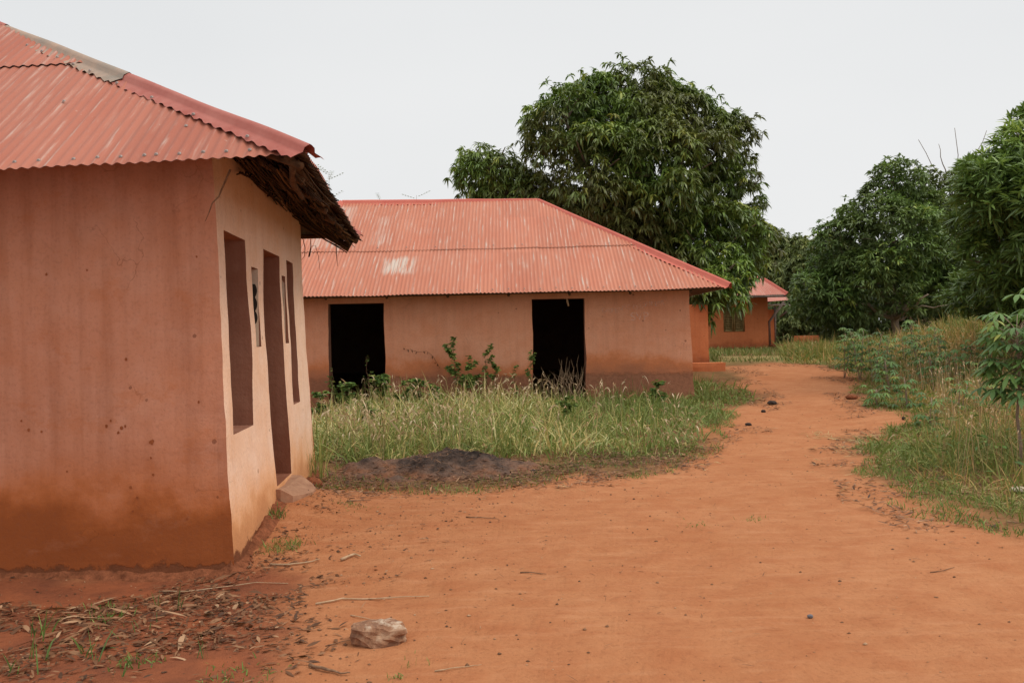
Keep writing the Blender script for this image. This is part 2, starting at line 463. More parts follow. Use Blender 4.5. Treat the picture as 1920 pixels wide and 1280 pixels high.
M['cap_grey'] = simple_mat('weathered_bare_zinc', (0.24, 0.20, 0.16), (0.42, 0.27, 0.19), 4.0, 0.6, 0.25, 0.02)
M['zinc_under'] = simple_mat('rusty_sheet_underside', (0.09, 0.065, 0.05), (0.17, 0.13, 0.105), 5, 0.7, 0.1)
M['zinc'] = simple_mat('galvanised_screw', (0.20, 0.15, 0.13), (0.36, 0.28, 0.24), 60, 0.45, 0, spec=0.6)
M['wood'] = simple_mat('old_roof_timber', (0.045, 0.022, 0.011), (0.135, 0.068, 0.030), 14, 0.9, 0.5, 0.01, vecscale=(1, 1, 1))
M['thatch'] = leaf_mat('dry_palm_ribs', [(0.0, (0.023, 0.012, 0.007)), (0.6, (0.065, 0.033, 0.014)), (1.0, (0.156, 0.081, 0.033))], 0.0, 0.9, 0.1)
M['bark'] = simple_mat('mango_bark', (0.10, 0.07, 0.05), (0.25, 0.18, 0.13), 18, 0.9, 0.6, 0.02, vecscale=(1, 1, 0.35))
M['cassava_bark'] = simple_mat('cassava_bark', (0.22, 0.15, 0.11), (0.36, 0.27, 0.20), 30, 0.85, 0.4, 0.005)
M['mango'] = leaf_mat('mango_leaf', [(0.0, (0.056, 0.088, 0.023)), (0.45, (0.127, 0.209, 0.036)), (0.8, (0.223, 0.339, 0.049)), (1.0, (0.478, 0.522, 0.093))], 0.22, 0.42, 0.4, patch=(0.128, 0.095, 0.038), pscale=0.33, pamt=0.6)
M['mango2'] = leaf_mat('mango_leaf_blue_green', [(0.0, (0.089, 0.131, 0.044)), (0.5, (0.169, 0.263, 0.071)), (0.85, (0.250, 0.396, 0.085)), (1.0, (0.484, 0.561, 0.134))], 0.2, 0.45, 0.35, patch=(0.130, 0.156, 0.056), pscale=0.4, pamt=0.6)
M['mango3'] = leaf_mat('mango_leaf_bright', [(0.0, (0.074, 0.117, 0.031)), (0.5, (0.147, 0.235, 0.055)), (0.85, (0.247, 0.365, 0.081)), (1.0, (0.420, 0.517, 0.126))], 0.25, 0.42, 0.4)
M['olive_leaf'] = leaf_mat('olive_leaf', [(0.0, (0.070, 0.097, 0.035)), (0.6, (0.150, 0.185, 0.059)), (1.0, (0.298, 0.298, 0.105))], 0.3, 0.6, 0.2)
M['far_leaf'] = leaf_mat('distant_leaf', [(0.0, (0.077, 0.099, 0.035)), (0.6, (0.146, 0.182, 0.057)), (1.0, (0.278, 0.290, 0.088))], 0.25, 0.6, 0.2)
M['cassava'] = leaf_mat('cassava_leaf', [(0.0, (0.074, 0.137, 0.057)), (0.5, (0.119, 0.218, 0.071)), (0.85, (0.184, 0.307, 0.078)), (1.0, (0.440, 0.421, 0.099))], 0.3, 0.5, 0.3)
M['weed'] = leaf_mat('weed_leaf', [(0.0, (0.078, 0.138, 0.044)), (0.6, (0.147, 0.250, 0.061)), (1.0, (0.345, 0.380, 0.103))], 0.3, 0.6, 0.2)
M['grass_l'] = leaf_mat('tall_grass_blade', [(0.0, (0.133, 0.165, 0.046)), (0.35, (0.233, 0.291, 0.078)), (0.62, (0.412, 0.415, 0.135)), (0.78, (0.722, 0.518, 0.219)), (1.0, (0.762, 0.740, 0.380))], 0.3, 0.6, 0.2)
M['grass_seed'] = leaf_mat('grass_seed_head', [(0.0, (0.44, 0.26, 0.14)), (0.5, (0.66, 0.48, 0.30)), (1.0, (0.80, 0.66, 0.46))], 0.3, 0.8, 0.1)
M['grass_r'] = leaf_mat('field_grass_blade', [(0.0, (0.132, 0.165, 0.040)), (0.4, (0.243, 0.260, 0.065)), (0.65, (0.440, 0.328, 0.115)), (0.85, (0.661, 0.328, 0.132)), (1.0, (0.850, 0.598, 0.302))], 0.3, 0.6, 0.2)
M['grass_low'] = leaf_mat('short_green_grass', [(0.0, (0.096, 0.158, 0.035)), (0.6, (0.175, 0.271, 0.061)), (1.0, (0.455, 0.438, 0.158))], 0.3, 0.6, 0.2)
M['grass_far'] = leaf_mat('far_grass_blade', [(0.0, (0.120, 0.156, 0.042)), (0.6, (0.228, 0.264, 0.078)), (1.0, (0.432, 0.360, 0.144))], 0.3, 0.6, 0.2)
M['straw'] = leaf_mat('dry_straw', [(0.0, (0.30, 0.20, 0.09)), (0.5, (0.46, 0.36, 0.17)), (1.0, (0.56, 0.46, 0.24))], 0.15, 0.85, 0.1)
M['dead'] = leaf_mat('dead_leaf', [(0.0, (0.060, 0.030, 0.018)), (0.5, (0.17, 0.075, 0.035)), (0.85, (0.30, 0.15, 0.075)), (1.0, (0.46, 0.28, 0.16))], 0.05, 0.7, 0.25)
M['twig'] = simple_mat('dry_twig', (0.12, 0.06, 0.035), (0.32, 0.19, 0.11), 30, 0.9, 0.3, 0.003)
M['twig_pale'] = simple_mat('pale_dry_stick', (0.36, 0.23, 0.13), (0.55, 0.38, 0.24), 30, 0.9, 0.3, 0.003)
M['char'] = simple_mat('charred_lump', (0.02, 0.015, 0.013), (0.07, 0.05, 0.04), 40, 0.95, 0.6, 0.01)
M['cement'] = simple_mat('worn_cement', (0.30, 0.145, 0.085), (0.44, 0.24, 0.145), 9, 0.9, 0.5, 0.015)
M['shutter'] = simple_mat('olive_shutter_wood', (0.22, 0.15, 0.06), (0.32, 0.22, 0.09), 12, 0.8, 0.3, 0.01)
M['pole'] = simple_mat('grey_pole', (0.16, 0.12, 0.10), (0.26, 0.20, 0.17), 10, 0.8, 0.2, 0.01)
M['white_edge'] = simple_mat('pale_fascia', (0.50, 0.46, 0.42), (0.62, 0.58, 0.54), 6, 0.7, 0.1)

def ground_mat(name):
    m, n, l, bs, out = mat_new(name)
    pos = WPOS(n)
    a = NOISE(n, l, pos, 0.55, 5, 0.6)
    b = NOISE(n, l, MAPV(n, l, pos, (1, 1.0, 1)), 3.2, 7, 0.65)
    c = NOISE(n, l, pos, 26.0, 7, 0.7)
    d = NOISE(n, l, pos, 140.0, 3, 0.6)
    col = MIX(n, l, RAMP(n, l, a, [(0.3, 0.0), (0.7, 1.0)]), (0.405, 0.158, 0.067), (0.470, 0.205, 0.095))
    col = MIX(n, l, MATH(n, l, 'MULTIPLY', RAMP(n, l, b, [(0.42, 0.0), (0.66, 1.0)]), 0.7), col, (0.375, 0.132, 0.055))
    col = MIX(n, l, MATH(n, l, 'MULTIPLY', RAMP(n, l, c, [(0.25, 1.0), (0.46, 0.0)]), 0.60), col, (0.25, 0.085, 0.040))
    col = MIX(n, l, MATH(n, l, 'MULTIPLY', RAMP(n, l, c, [(0.60, 0.0), (0.78, 1.0)]), 0.35), col, (0.56, 0.27, 0.145))
    col = MIX(n, l, MATH(n, l, 'MULTIPLY', RAMP(n, l, d, [(0.28, 1.0), (0.40, 0.0)]), 0.35), col, (0.22, 0.075, 0.035))
    stk = NOISE(n, l, MAPV(n, l, pos, (1.2, 5.5, 1)), 1.6, 6, 0.65)
    col = MIX(n, l, MATH(n, l, 'MULTIPLY', RAMP(n, l, stk, [(0.52, 0.0), (0.70, 1.0)]), 0.35), col, (0.55, 0.27, 0.14))
    col = MIX(n, l, MATH(n, l, 'MULTIPLY', RAMP(n, l, stk, [(0.30, 1.0), (0.44, 0.0)]), 0.35), col, (0.33, 0.115, 0.05))
    lit = ATTR(n, 'litter')  # darker littered soil; house shade and corner falloff are painted in as well
    col = MIX(n, l, lit, col, MIX(n, l, RAMP(n, l, b, [(0.35, 0.0), (0.65, 1.0)]), (0.30, 0.095, 0.042), (0.19, 0.065, 0.034)))
    veg = ATTR(n, 'veg')
    vcol = MIX(n, l, RAMP(n, l, NOISE(n, l, pos, 2.2, 6, 0.7), [(0.35, 0.0), (0.65, 1.0)]), (0.16, 0.085, 0.038), (0.26, 0.12, 0.055))
    vcol = MIX(n, l, MATH(n, l, 'MULTIPLY', RAMP(n, l, c, [(0.4, 0.0), (0.7, 1.0)]), 0.5), vcol, (0.13, 0.12, 0.04))
    col = MIX(n, l, veg, col, vcol)
    st = ATTR(n, 'strawy')
    scol = MIX(n, l, RAMP(n, l, b, [(0.35, 0.0), (0.65, 1.0)]), (0.43, 0.30, 0.13), (0.28, 0.24, 0.09))
    col = MIX(n, l, st, col, scol)
    l.new(col, bs.inputs['Base Color'])
    bs.inputs['Roughness'].default_value = 0.96
    bs.inputs['Specular IOR Level'].default_value = 0.08
    hgt = MATH(n, l, 'ADD', MATH(n, l, 'MULTIPLY', b, 1.0), MATH(n, l, 'MULTIPLY', c, 0.22))
    hgt = MATH(n, l, 'ADD', hgt, MATH(n, l, 'MULTIPLY', d, 0.04))
    BUMP(n, l, bs, hgt, 0.85, 0.07)
    return m
M['ground'] = ground_mat('red_earth')

# ------------------------------------------------------------------ ground
bare_px = [(588, 935), (650, 925), (760, 925), (850, 925), (1000, 915), (1120, 895), (1240, 880), (1320, 850), (1372, 808), (1388, 778),
           (1425, 752), (1412, 722), (1395, 700), (1365, 692), (1330, 688), (1450, 682), (1560, 686), (1580, 715), (1600, 742),
           (1645, 775), (1640, 800), (1605, 830), (1590, 858), (1620, 895), (1700, 935), (1770, 975), (1850, 1000), (1930, 1020), (2200, 1080)]
BARE = np.array([G(*p) for p in bare_px] + [(9, 3.5), (9, -3), (-14, -3), (-14, 6.3), (-2.3, 6.5), (-2.45, 10.4)])
def poly_sd(x, y, poly):
    """signed distance, negative inside"""
    x = np.asarray(x, float); y = np.asarray(y, float)
    inside = np.zeros(x.shape, bool); dm = np.full(x.shape, 1e9)
    n_ = len(poly)
    for i in range(n_):
        ax, ay = poly[i]; bx, by = poly[(i + 1) % n_]
        ex, ey = bx - ax, by - ay
        t = np.clip(((x - ax) * ex + (y - ay) * ey) / (ex * ex + ey * ey + 1e-12), 0, 1)
        dm = np.minimum(dm, np.hypot(x - ax - t * ex, y - ay - t * ey))
        c = ((ay > y) != (by > y)) & (x < (bx - ax) * (y - ay) / (by - ay + 1e-12) + ax)
        inside ^= c
    return np.where(inside, -dm, dm)
STRAWP = np.array([G(*p) for p in [(1325, 679), (1450, 675), (1600, 683), (1660, 676), (1560, 664), (1450, 667), (1330, 668)]])

nx, ny = 560, 620
uu = np.linspace(-1, 1, nx); vv = np.linspace(0, 1, ny)
gx = 1.0 + 170 * np.sinh(5.2 * uu) / math.sinh(5.2)
gy = -3 + 263 * (np.exp(5.0 * vv) - 1) / (math.exp(5.0) - 1)
XX, YY = np.meshgrid(gx, gy, indexing='ij')
ZZ = Hn(XX, YY)
sdv = poly_sd(XX, YY, BARE)
wob = (fbm(XX * 1.3, YY * 1.3, 4, 21) - 0.5) * 1.1
veg = sstep(-0.15, 0.55, sdv + wob * np.clip(YY / 12, 0.4, 1.3))
sds = poly_sd(XX, YY, STRAWP)
strawy = sstep(0.9, -0.4, sds + (fbm(XX * 0.6, YY * 0.6, 3, 4) - 0.5) * 2)
litter = sstep(0.35, 0.75, sstep(-0.2, -2.2, XX) * sstep(7.2, 6.0, YY) + (fbm(XX * 1.6, YY * 1.6, 4, 33) - 0.5) * 0.9)
Fq = grid_faces(nx, ny)
# the trodden bare earth is its own sheet, cut from the same surface
fc = (XX.ravel()[Fq[:, 0]] + XX.ravel()[Fq[:, 2]]) / 2, (YY.ravel()[Fq[:, 0]] + YY.ravel()[Fq[:, 2]]) / 2
inb = poly_sd(fc[0], fc[1], BARE) < 0
def submesh(name, mask):
    F_ = Fq[mask]; used, inv = np.unique(F_, return_inverse=True)
    V_ = np.stack([XX.ravel()[used], YY.ravel()[used], ZZ.ravel()[used]], 1)
    o = mk(name, V_, inv.reshape(-1, 4), M['ground'], smooth=True,
           attrs={'veg': veg.ravel()[used], 'strawy': strawy.ravel()[used], 'litter': litter.ravel()[used]})
    return o
tag(submesh('ground', ~inb), 'red earth ground under the grass, field bank and houses', kind='structure')
tag(submesh('dirt_path', inb), 'bare trodden red earth forecourt narrowing to a path', kind='structure')

# ------------------------------------------------------------------ wall builder
def wall(name, A, B, outward, z0, z1, thick, openings, mats, parent, batter=0.0, step=0.08, amp=0.012, zdat=0.0, endcaps=False, oA=None, oB=None):
    """plastered wall from A to B. mats = [outer, reveal, inner]"""
    A = Vector((A[0], A[1], 0)); B = Vector((B[0], B[1], 0))
    d = (B - A); L = d.length; d.normalize()
    o = Vector((outward[0], outward[1], 0)); o = (o - d * o.dot(d)).normalized()
    ts = set(np.round(np.linspace(0, L, max(2, int(L / step) + 1)), 4)); zs = set(np.round(np.linspace(z0, z1, max(2, int((z1 - z0) / step) + 1)), 4))
    def snap(s, vals):
        for v in vals:
            v = round(v, 4)
            for q in [q for q in s if abs(q - v) < step * 0.45 and q not in vals]:
                if min(s) < q < max(s): s.discard(q)
            s.add(v)
        return sorted(s)
    ts = snap(ts, [round(v, 4) for op in openings for v in op[:2]]); zs = snap(zs, [round(v, 4) for op in openings for v in op[2:4]])
    nt_, nz_ = len(ts), len(zs)
    def bt(z): return batter * (1 - (z - z0) / (z1 - z0)) ** 1.6
    V = []; UV = []
    for t in ts:
        for z in zs:
            k = (2 * t / L - 1)
            p = A + d * (t + (k ** 7 if k > 0 else -((-k) ** 7)) * bt(z)) + o * bt(z)
            p.z = z
            nv = mn.noise_vector(p * 1.3) * amp * 2.2 + mn.noise_vector(p * 5.0) * amp * 0.55
            nv.z = 0
            if z >= z1 - 1e-3: nv *= 0
            p += nv
            # both walls meeting at a corner use one and the same column
            ao = oA if t == ts[0] else (oB if t == ts[-1] else None)
            if ao is not None:
                b0 = A if t == ts[0] else B
                p = b0 + (Vector((ao[0], ao[1], 0)) + o) * bt(z); p.z = z
                q_ = mn.noise_vector(Vector((b0.x, b0.y, z)) * 1.3) * 0.02 + mn.noise_vector(Vector((b0.x, b0.y, z)) * 6) * 0.008; q_.z = 0
                p += q_
            V.append(tuple(p)); UV.append((t, z - zdat))
    nb = len(V)
    for t in ts:
        for z in zs:
            q = A + d * (t if endcaps else min(max(t, thick), L - thick)) - o * thick
            V.append((q.x, q.y, z)); UV.append((t, z - zdat))
    F = []; MI = []
    def hole(i, j):
        tc_ = (ts[i] + ts[i + 1]) / 2; zc = (zs[j] + zs[j + 1]) / 2
        return any(op[0] < tc_ < op[1] and op[2] < zc < op[3] for op in openings)
    Hh = [[hole(i, j) for j in range(nz_ - 1)] for i in range(nt_ - 1)]
    cr = d.cross(Vector((0, 0, 1))).dot(o) > 0
    def quad(a, b, c, e, mi, uvq=None):
        F.append((a, b, c, e) if cr else (e, c, b, a)); MI.append(mi)
    for i in range(nt_ - 1):
        for j in range(nz_ - 1):
            a, b = i * nz_ + j, (i + 1) * nz_ + j
            if not Hh[i][j]:
                quad(a, b, b + 1, a + 1, 0)
                quad(a + nb + 1, b + nb + 1, b + nb, a + nb, 2)
                nbs = ((i - 1, j, a + 1, a), (i + 1, j, b, b + 1), (i, j - 1, a, b), (i, j + 1, b + 1, a + 1))
                for (ii, jj, p, q) in nbs:
                    out_ = ii < 0 or jj < 0 or ii >= nt_ - 1 or jj >= nz_ - 1
                    if out_ or Hh[ii][jj]:
                        if (ii < 0 or ii >= nt_ - 1) and not endcaps: continue   # a cross wall closes this end
                        quad(q, p, p + nb, q + nb, 1 if not out_ else 0)
    return mk(name, np.array(V), F, mats, parent, smooth=False, uv=np.array(UV), mi=MI)

# ------------------------------------------------------------------ corrugated roof slope
def slope(E0, E1, T0, T1, mats, parent, name='roof_slope', rows=(1.8,), seg=8, amp=0.009, seed=1, sag=0.01, ncap=0.0):
    E0, E1, T0, T1 = map(Vector, (E0, E1, T0, T1))
    e = (E1 - E0); L = e.length; e.normalize()
    up0 = ((T0 - E0) - e * (T0 - E0).dot(e))
    s = up0.normalized()
    nrm = e.cross(s)
    if nrm.z < 0: nrm = -nrm
    u0, v0 = (T0 - E0).dot(e), (T0 - E0).dot(s)
    u1, v1 = (T1 - E0).dot(e), (T1 - E0).dot(s)
    pitch = 0.0762
    n = int(L / pitch * seg)
    us = np.linspace(0, L, n + 1)
    def vmax(u):
        if u < u0: return v0 * u / max(u0, 1e-6)
        if u > u1: return v1 * (L - u) / max(L - u1, 1e-6)
        return v0 + (v1 - v0) * ((u - u0) / max(u1 - u0, 1e-6) if u1 > u0 else 0)
    rs = random.Random(seed)
    bounds = [0.0] + list(rows) + [99.0]
    V = []; F = []; UV = []; MI = []
    K = 7
    for r in range(len(bounds) - 1):
        a, b = bounds[r], bounds[r + 1]
        lift = 0.013 * r
        offs = {}
        base = len(V)
        cols = 0
        prevok = False
        for u in us:
            sh = int(u / 0.76)
            if sh not in offs: offs[sh] = (rs.uniform(-0.012, 0.012), rs.uniform(0, 0.004))
            vm = vmax(u)
            lo = a - 0.07 * (r > 0) + offs[sh][0] if a > 0 or True else a
            if r == 0: lo = offs[sh][0] * 0.8 + 0.01 * math.sin(u * 1.3 + seed)
            hi = min(b, vm)
            if hi <= lo: lo = hi = min(vm, b)
            w = math.sin(2 * math.pi * u / pitch) * amp
            for k in range(K):
                v = lo + (hi - lo) * k / (K - 1)
                dent = 0.010 * mn.noise(Vector((u * 1.7, v * 1.1, seed * 3.1))) + sag * mn.noise(Vector((u * 0.5, v * 0.7, seed)))
                edgew = 1.0 + (0.5 * mn.noise(Vector((u * 3, seed, 1.0))) if k == 0 else 0)
                p = E0 + e * u + s * v + nrm * (w * edgew + lift + offs[sh][1] + dent)
                V.append(tuple(p)); UV.append((u, v))
            cols += 1
        f = grid_faces(cols, K, base)
        # underside: a second skin 2 mm below
        nb = len(V)
        for q in range(base, nb):
            p = Vector(V[q]) - nrm * 0.002
            V.append(tuple(p)); UV.append(UV[q])
        F.append(f); MI += [0] * len(f)
        g = f[:, ::-1] + (nb - base)
        F.append(g); MI += [1] * len(g)
    F = np.concatenate(F)
    # drop degenerate faces
    VV = np.array(V)
    o = mk(name, VV, F, mats, parent, smooth=True, uv=np.array(UV), mi=MI)
    return o, dict(E0=E0, e=e, s=s, n=nrm, L=L, vmax=vmax)

def cap(P0, P1, dirA, dirB, width, mat, parent, name='ridge_cap', lift=0.02, seed=0, rise=0.045, wave=True):
    """folded sheet lying over the line P0-P1; dirA/dirB point down the two slopes, square to the line"""
    P0, P1 = Vector(P0), Vector(P1)
    t = (P1 - P0); L = t.length; t.normalize()
    dA = (dirA - t * dirA.dot(t)).normalized(); dB = (dirB - t * dirB.dot(t)).normalized()
    up = -(dA + dB)
    up = (up - t * up.dot(t)).normalized() if up.length > 1e-3 else Vector((0, 0, 1))
    n = max(8, int(L / 0.03))
    prof = [(-1, 1.0), (-1, 0.62), (-1, 0.36), (-1, 0.30), (-1, 0.12), (0, 0), (1, 0.12), (1, 0.30), (1, 0.36), (1, 0.62), (1, 1.0)]
    V = []; UV = []
    for i in range(n + 1):
        u = L * i / n
        for (sd, w) in prof:
            dd = dA if sd < 0 else dB
            ww = w * width
            if w == 1.0: ww += 0.012 * mn.noise(Vector((u * 9, seed, sd)))
            p = P0 + t * u + dd * ww
            h = lift + (rise if w <= 0.12 else (rise * 0.8 if w == 0.30 else 0))
            if w >= 1.0 and wave: h += 0.010 * math.sin(u / 0.0762 * 2 * math.pi * 0.6) + 0.008 * mn.noise(Vector((u * 5, seed + 4, sd)))
            h += 0.010 * mn.noise(Vector((u * 1.2, seed, w)))
            V.append(tuple(p + up * h)); UV.append((u, w * sd * width))
    nb = len(V)
    f = grid_faces(n + 1, len(prof))
    for q in range(nb):
        V.append(tuple(Vector(V[q]) - up * 0.002)); UV.append(UV[q])
    F = np.concatenate([f, f[:, ::-1] + nb])
    return mk(name, np.array(V), F, mat, parent, smooth=True, uv=np.array(UV))

def screw(pos, nrm, parent, r=0.0085):
    acc = Acc()
    z = nrm.normalized(); x = z.orthogonal().normalized(); y = z.cross(x)
    pts = []
    prof = [(r * 1.6, 0.0), (r * 1.6, 0.003), (r, 0.004), (r * 0.85, 0.009), (r * 0.3, 0.0115)]
    nn = 8
    for (rr, h) in prof:
        for k in range(nn):
            an = 2 * math.pi * k / nn
            pts.append(tuple(pos + x * math.cos(an) * rr + y * math.sin(an) * rr + z * h))
    F = []
    for i in range(len(prof) - 1):
        for k in range(nn): F.append((i * nn + k, i * nn + (k + 1) % nn, (i + 1) * nn + (k + 1) % nn, (i + 1) * nn + k))
    e = (len(prof) - 1) * nn
    F += [(e, e + 1, e + 2, e + 3), (e, e + 3, e + 4, e + 5), (e, e + 5, e + 6, e + 7)]
    acc.add(np.array(pts), np.array(F))
    return acc.build('screw', M['zinc'], parent)

# ------------------------------------------------------------------ NEAR HOUSE (left)
near = tag(empty('mud_house', (-5.4, 8.5, 0)), 'near pink mud house with its cream doorway side and drooping thatch-lined eave', 'house')
def loc_(parent, o):
    """keep world placement under an unrotated empty"""
    o.matrix_parent_inverse = Matrix.Translation(-parent.location)
    return o
def adopt(parent):
    for o in list(COL.objects):
        if o.parent is parent and o.matrix_parent_inverse == Matrix.Identity(4):
            o.matrix_parent_inverse = Matrix.Translation(-parent.location)

C1 = (-2.12, 6.54); C2 = (-2.415, 10.46); C0 = (-8.7, 6.34); C3 = (-8.8, 10.3)
side_open = [(0.20, 0.92, 0.90, 2.42), (1.66, 2.46, 0.27, 2.42), (2.86, 3.30, 0.92, 2.42), (1.14, 1.42, 1.54, 2.22), (2.56, 2.76, 1.56, 2.24)]
K6 = dict(batter=0.12)
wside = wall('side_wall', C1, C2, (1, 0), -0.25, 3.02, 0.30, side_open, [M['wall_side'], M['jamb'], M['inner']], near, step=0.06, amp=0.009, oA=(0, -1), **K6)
tag(wside, 'cream plastered wall with doorway, two tall window openings and two slots')
wfront = wall('front_wall', C0, C1, (0, -1), -0.25, 3.02, 0.30, [], [M['wall_front'], M['jamb'], M['inner']], near, step=0.06, amp=0.016, oB=(1, 0), **K6)
tag(wfront, 'pink plastered wall stained red-brown along its foot')
wall('rear_wall', C3, C2, (0, 1), -0.25, 3.02, 0.28, [], [M['wall_front'], M['jamb'], M['inner']], near, step=0.25, **K6)
wall('end_wall', C0, C3, (-1, 0), -0.25, 3.02, 0.28, [], [M['wall_front'], M['jamb'], M['inner']], near, step=0.25, **K6)

def wall_spots(spots):
    for (px_, py_, r_, lab) in spots:
        p = P(px_, py_, 6.40); acc = Acc(); V = [(p.x, 0, p.z)]; n_ = 14
        for k in range(n_):
            a_ = 2 * math.pi * k / n_; rr = r_ * (1 + 0.6 * mn.noise(Vector((math.cos(a_) * 1.3 + px_, math.sin(a_) * 1.3, 1))))
            V.append((p.x + math.cos(a_) * rr, 0, p.z + math.sin(a_) * rr * 1.3))
        out_ = []
        for (x_, _, z_) in V:
            t_ = (x_ - C0[0]) / (C1[0] - C0[0]); yy = C0[1] + (C1[1] - C0[1]) * t_
            b_ = 0.12 * (1 - (z_ + 0.25) / 3.27) ** 1.6
            q = Vector((x_, yy - b_, z_)); nv = mn.noise_vector(Vector((x_, yy - b_, z_)) * 1.3) * 0.016 * 2.2 + mn.noise_vector(q * 5) * 0.016 * 0.55
            out_.append((x_, yy - b_ + nv.y - 0.004, z_))
        F_ = [(0, 1 + (k + 1) % n_, 1 + k) for k in range(n_)]
        mk('mud_spot', np.array(out_), F_, M['spot'], wfront)
M['spot'] = simple_mat('red_mud_spot', (0.24, 0.06, 0.02), (0.36, 0.11, 0.04), 40, 0.95, 0.4, 0.005)
wall_spots([(193, 800, 0.010, ''), (201, 790, 0.007, ''), (222, 803, 0.011, ''), (216, 812, 0.008, ''), (229, 800, 0.007, ''), (278, 830, 0.015, ''), (277, 860, 0.007, ''), (281, 892, 0.008, ''), (46, 807, 0.009, ''),
            (70, 810, 0.007, ''), (228, 674, 0.009, ''), (77, 513, 0.008, ''), (154, 505, 0.006, ''), (240, 915, 0.010, ''), (252, 935, 0.009, ''), (245, 960, 0.007, ''), (33, 790, 0.006, ''), (356, 478, 0.006, ''), (364, 755, 0.007, ''), (120, 885, 0.006, ''), (345, 975, 0.007, '')])

# dark plates painting hollow shade inside the two slots of the side wall
M['void'] = simple_mat('painted_void_shade', (0.012, 0.008, 0.006), (0.03, 0.02, 0.015), 20)
def slot_plates(t0, t1, za, zb, bumps, green):
    A = Vector((C1[0], C1[1], 0)); d = (Vector((C2[0], C2[1], 0)) - A).normalized(); o = Vector((d.y, -d.x, 0))
    acc = Acc()
    # scallop-edged dark plate on the far reveal, its colour standing for void shade
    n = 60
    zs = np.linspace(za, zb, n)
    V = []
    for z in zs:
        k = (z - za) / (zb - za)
        # depth at which the pale rim ends and the dark scallops begin
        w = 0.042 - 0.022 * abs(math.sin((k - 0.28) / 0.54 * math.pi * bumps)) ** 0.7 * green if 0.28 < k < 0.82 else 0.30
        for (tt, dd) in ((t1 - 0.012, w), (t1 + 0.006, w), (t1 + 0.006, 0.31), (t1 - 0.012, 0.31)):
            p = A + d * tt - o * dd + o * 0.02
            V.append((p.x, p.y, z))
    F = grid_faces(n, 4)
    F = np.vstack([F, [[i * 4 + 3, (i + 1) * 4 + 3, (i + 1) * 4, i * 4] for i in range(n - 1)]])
    b = mk('void_shade', np.array(V), F, M['void'], wside)
    V = []
    for z in (za - 0.008, (za + zb) / 2, zb + 0.008):
        for (tt, dd) in ((t1 - 0.006, 0.012), (t1 + 0.004, 0.012), (t1 + 0.004, 0.31), (t1 - 0.006, 0.31)):
            p = A + d * tt - o * dd + o * 0.02
            V.append((p.x, p.y, z))
    F = grid_faces(3, 4); F = np.vstack([F, [[i * 4 + 3, (i + 1) * 4 + 3, (i + 1) * 4, i * 4] for i in range(2)]])
    mk('slot_reveal', np.array(V), F, M['vent_plaster'], wside, uv=np.array([(0, v[2]) for v in V]))
    return b
slot_plates(1.14, 1.42, 1.55, 2.21, 3, 1.0)
slot_plates(2.56, 2.76, 1.57, 2.23, 1, 0.8)

# roof
Zr = 4.62
E_near = P(573, 291, 5.9); E_near.z = 2.80
E_far = Vector((-1.86, 11.15, 2.84))
E_nl = Vector((-9.4, 5.72, 2.50)); E_fl = Vector((-9.5, 11.0, 2.8))
Rg1 = P(-6, 56, 8.55); Rg0 = Vector((-6.3, 8.5, Rg1.z))
roof = mk('roof', np.array([(Rg1.x, Rg1.y, Rg1.z - 0.15), (Rg0.x, Rg0.y, Rg0.z - 0.15), (Rg0.x, Rg0.y + 0.08, Rg0.z - 0.2), (Rg1.x, Rg1.y + 0.08, Rg1.z - 0.2)]), [(0, 1, 2, 3)], M['wood'], near)
tag(roof, 'red corrugated sheet roof with a weathered hip')
def front_eave(px, py): return P(px, py, 5.9)
f1, I1 = slope(E_nl, E_near, Rg0, Rg1, [M['roof_near'], M['zinc_under']], roof, 'roof_sheet', rows=(2.08,), seed=3, sag=0.01, amp=0.0065)
f2, I2 = slope(E_near, E_far, Rg1, Rg1, [M['roof_near'], M['zinc_under']], roof, 'roof_sheet', rows=(1.9,), seed=5, sag=0.05)
f3, I3 = slope(E_far, E_fl, Rg1, Rg0, [M['roof_near'], M['zinc_under']], roof, 'roof_sheet', rows=(1.9,), seed=6)
f4, I4 = slope(E_fl, E_nl, Rg0, Rg0, [M['roof_near'], M['zinc_under']], roof, 'roof_sheet', rows=(1.9,), seed=8)
hipd = (Rg1 - E_near)
c0 = E_near - hipd.normalized() * 0.03
mid = P(262, 158, 7.25); tm = max(0.1, min(0.9, (mid - E_near).dot(hipd) / hipd.length_squared))
mid = E_near + hipd * tm
tp = E_near + hipd * 0.965
cap(c0, mid + hipd * 0.02, -I1['s'], -I2['s'], 0.15, M['cap_red'], roof, 'hip_cap', lift=0.038, seed=1, rise=0.035)
tag(cap(mid, tp, -I1['s'], -I2['s'], 0.16, M['cap_grey'], roof, 'hip_cap', lift=0.052, seed=2, rise=0.03), 'bare grey weathered hip flashing')
cap(tp - hipd * 0.01, Rg1, -I1['s'], -I2['s'], 0.13, M['cap_red'], roof, 'hip_cap', lift=0.04, seed=7)
cap(Rg1, Rg0, -I1['s'], -I3['s'], 0.14, M['cap_red'], roof, 'ridge_cap', lift=0.035, seed=4)
cap(E_far, Rg1, -I2['s'], -I3['s'], 0.13, M['cap_red'], roof, 'hip_cap', lift=0.03, seed=5)
Ln = I1['L']
u = Ln - 0.62
ku = 0
scr_u = [0.35, 0.52, 0.69, 0.86, 0.95, 1.04, 1.21, 1.38, 1.55, 1.72, 1.89, 2.06, 2.23]
for su in scr_u:
    u_ = round((Ln - su) / 0.0762 - 0.25) * 0.0762 + 0.019
    p = I1['E0'] + I1['e'] * u_ + I1['s'] * (0.085 + random.uniform(-0.008, 0.008)) + I1['n'] * 0.013
    screw(p, I1['n'] - Vector((0, 0.5, 0)), roof)
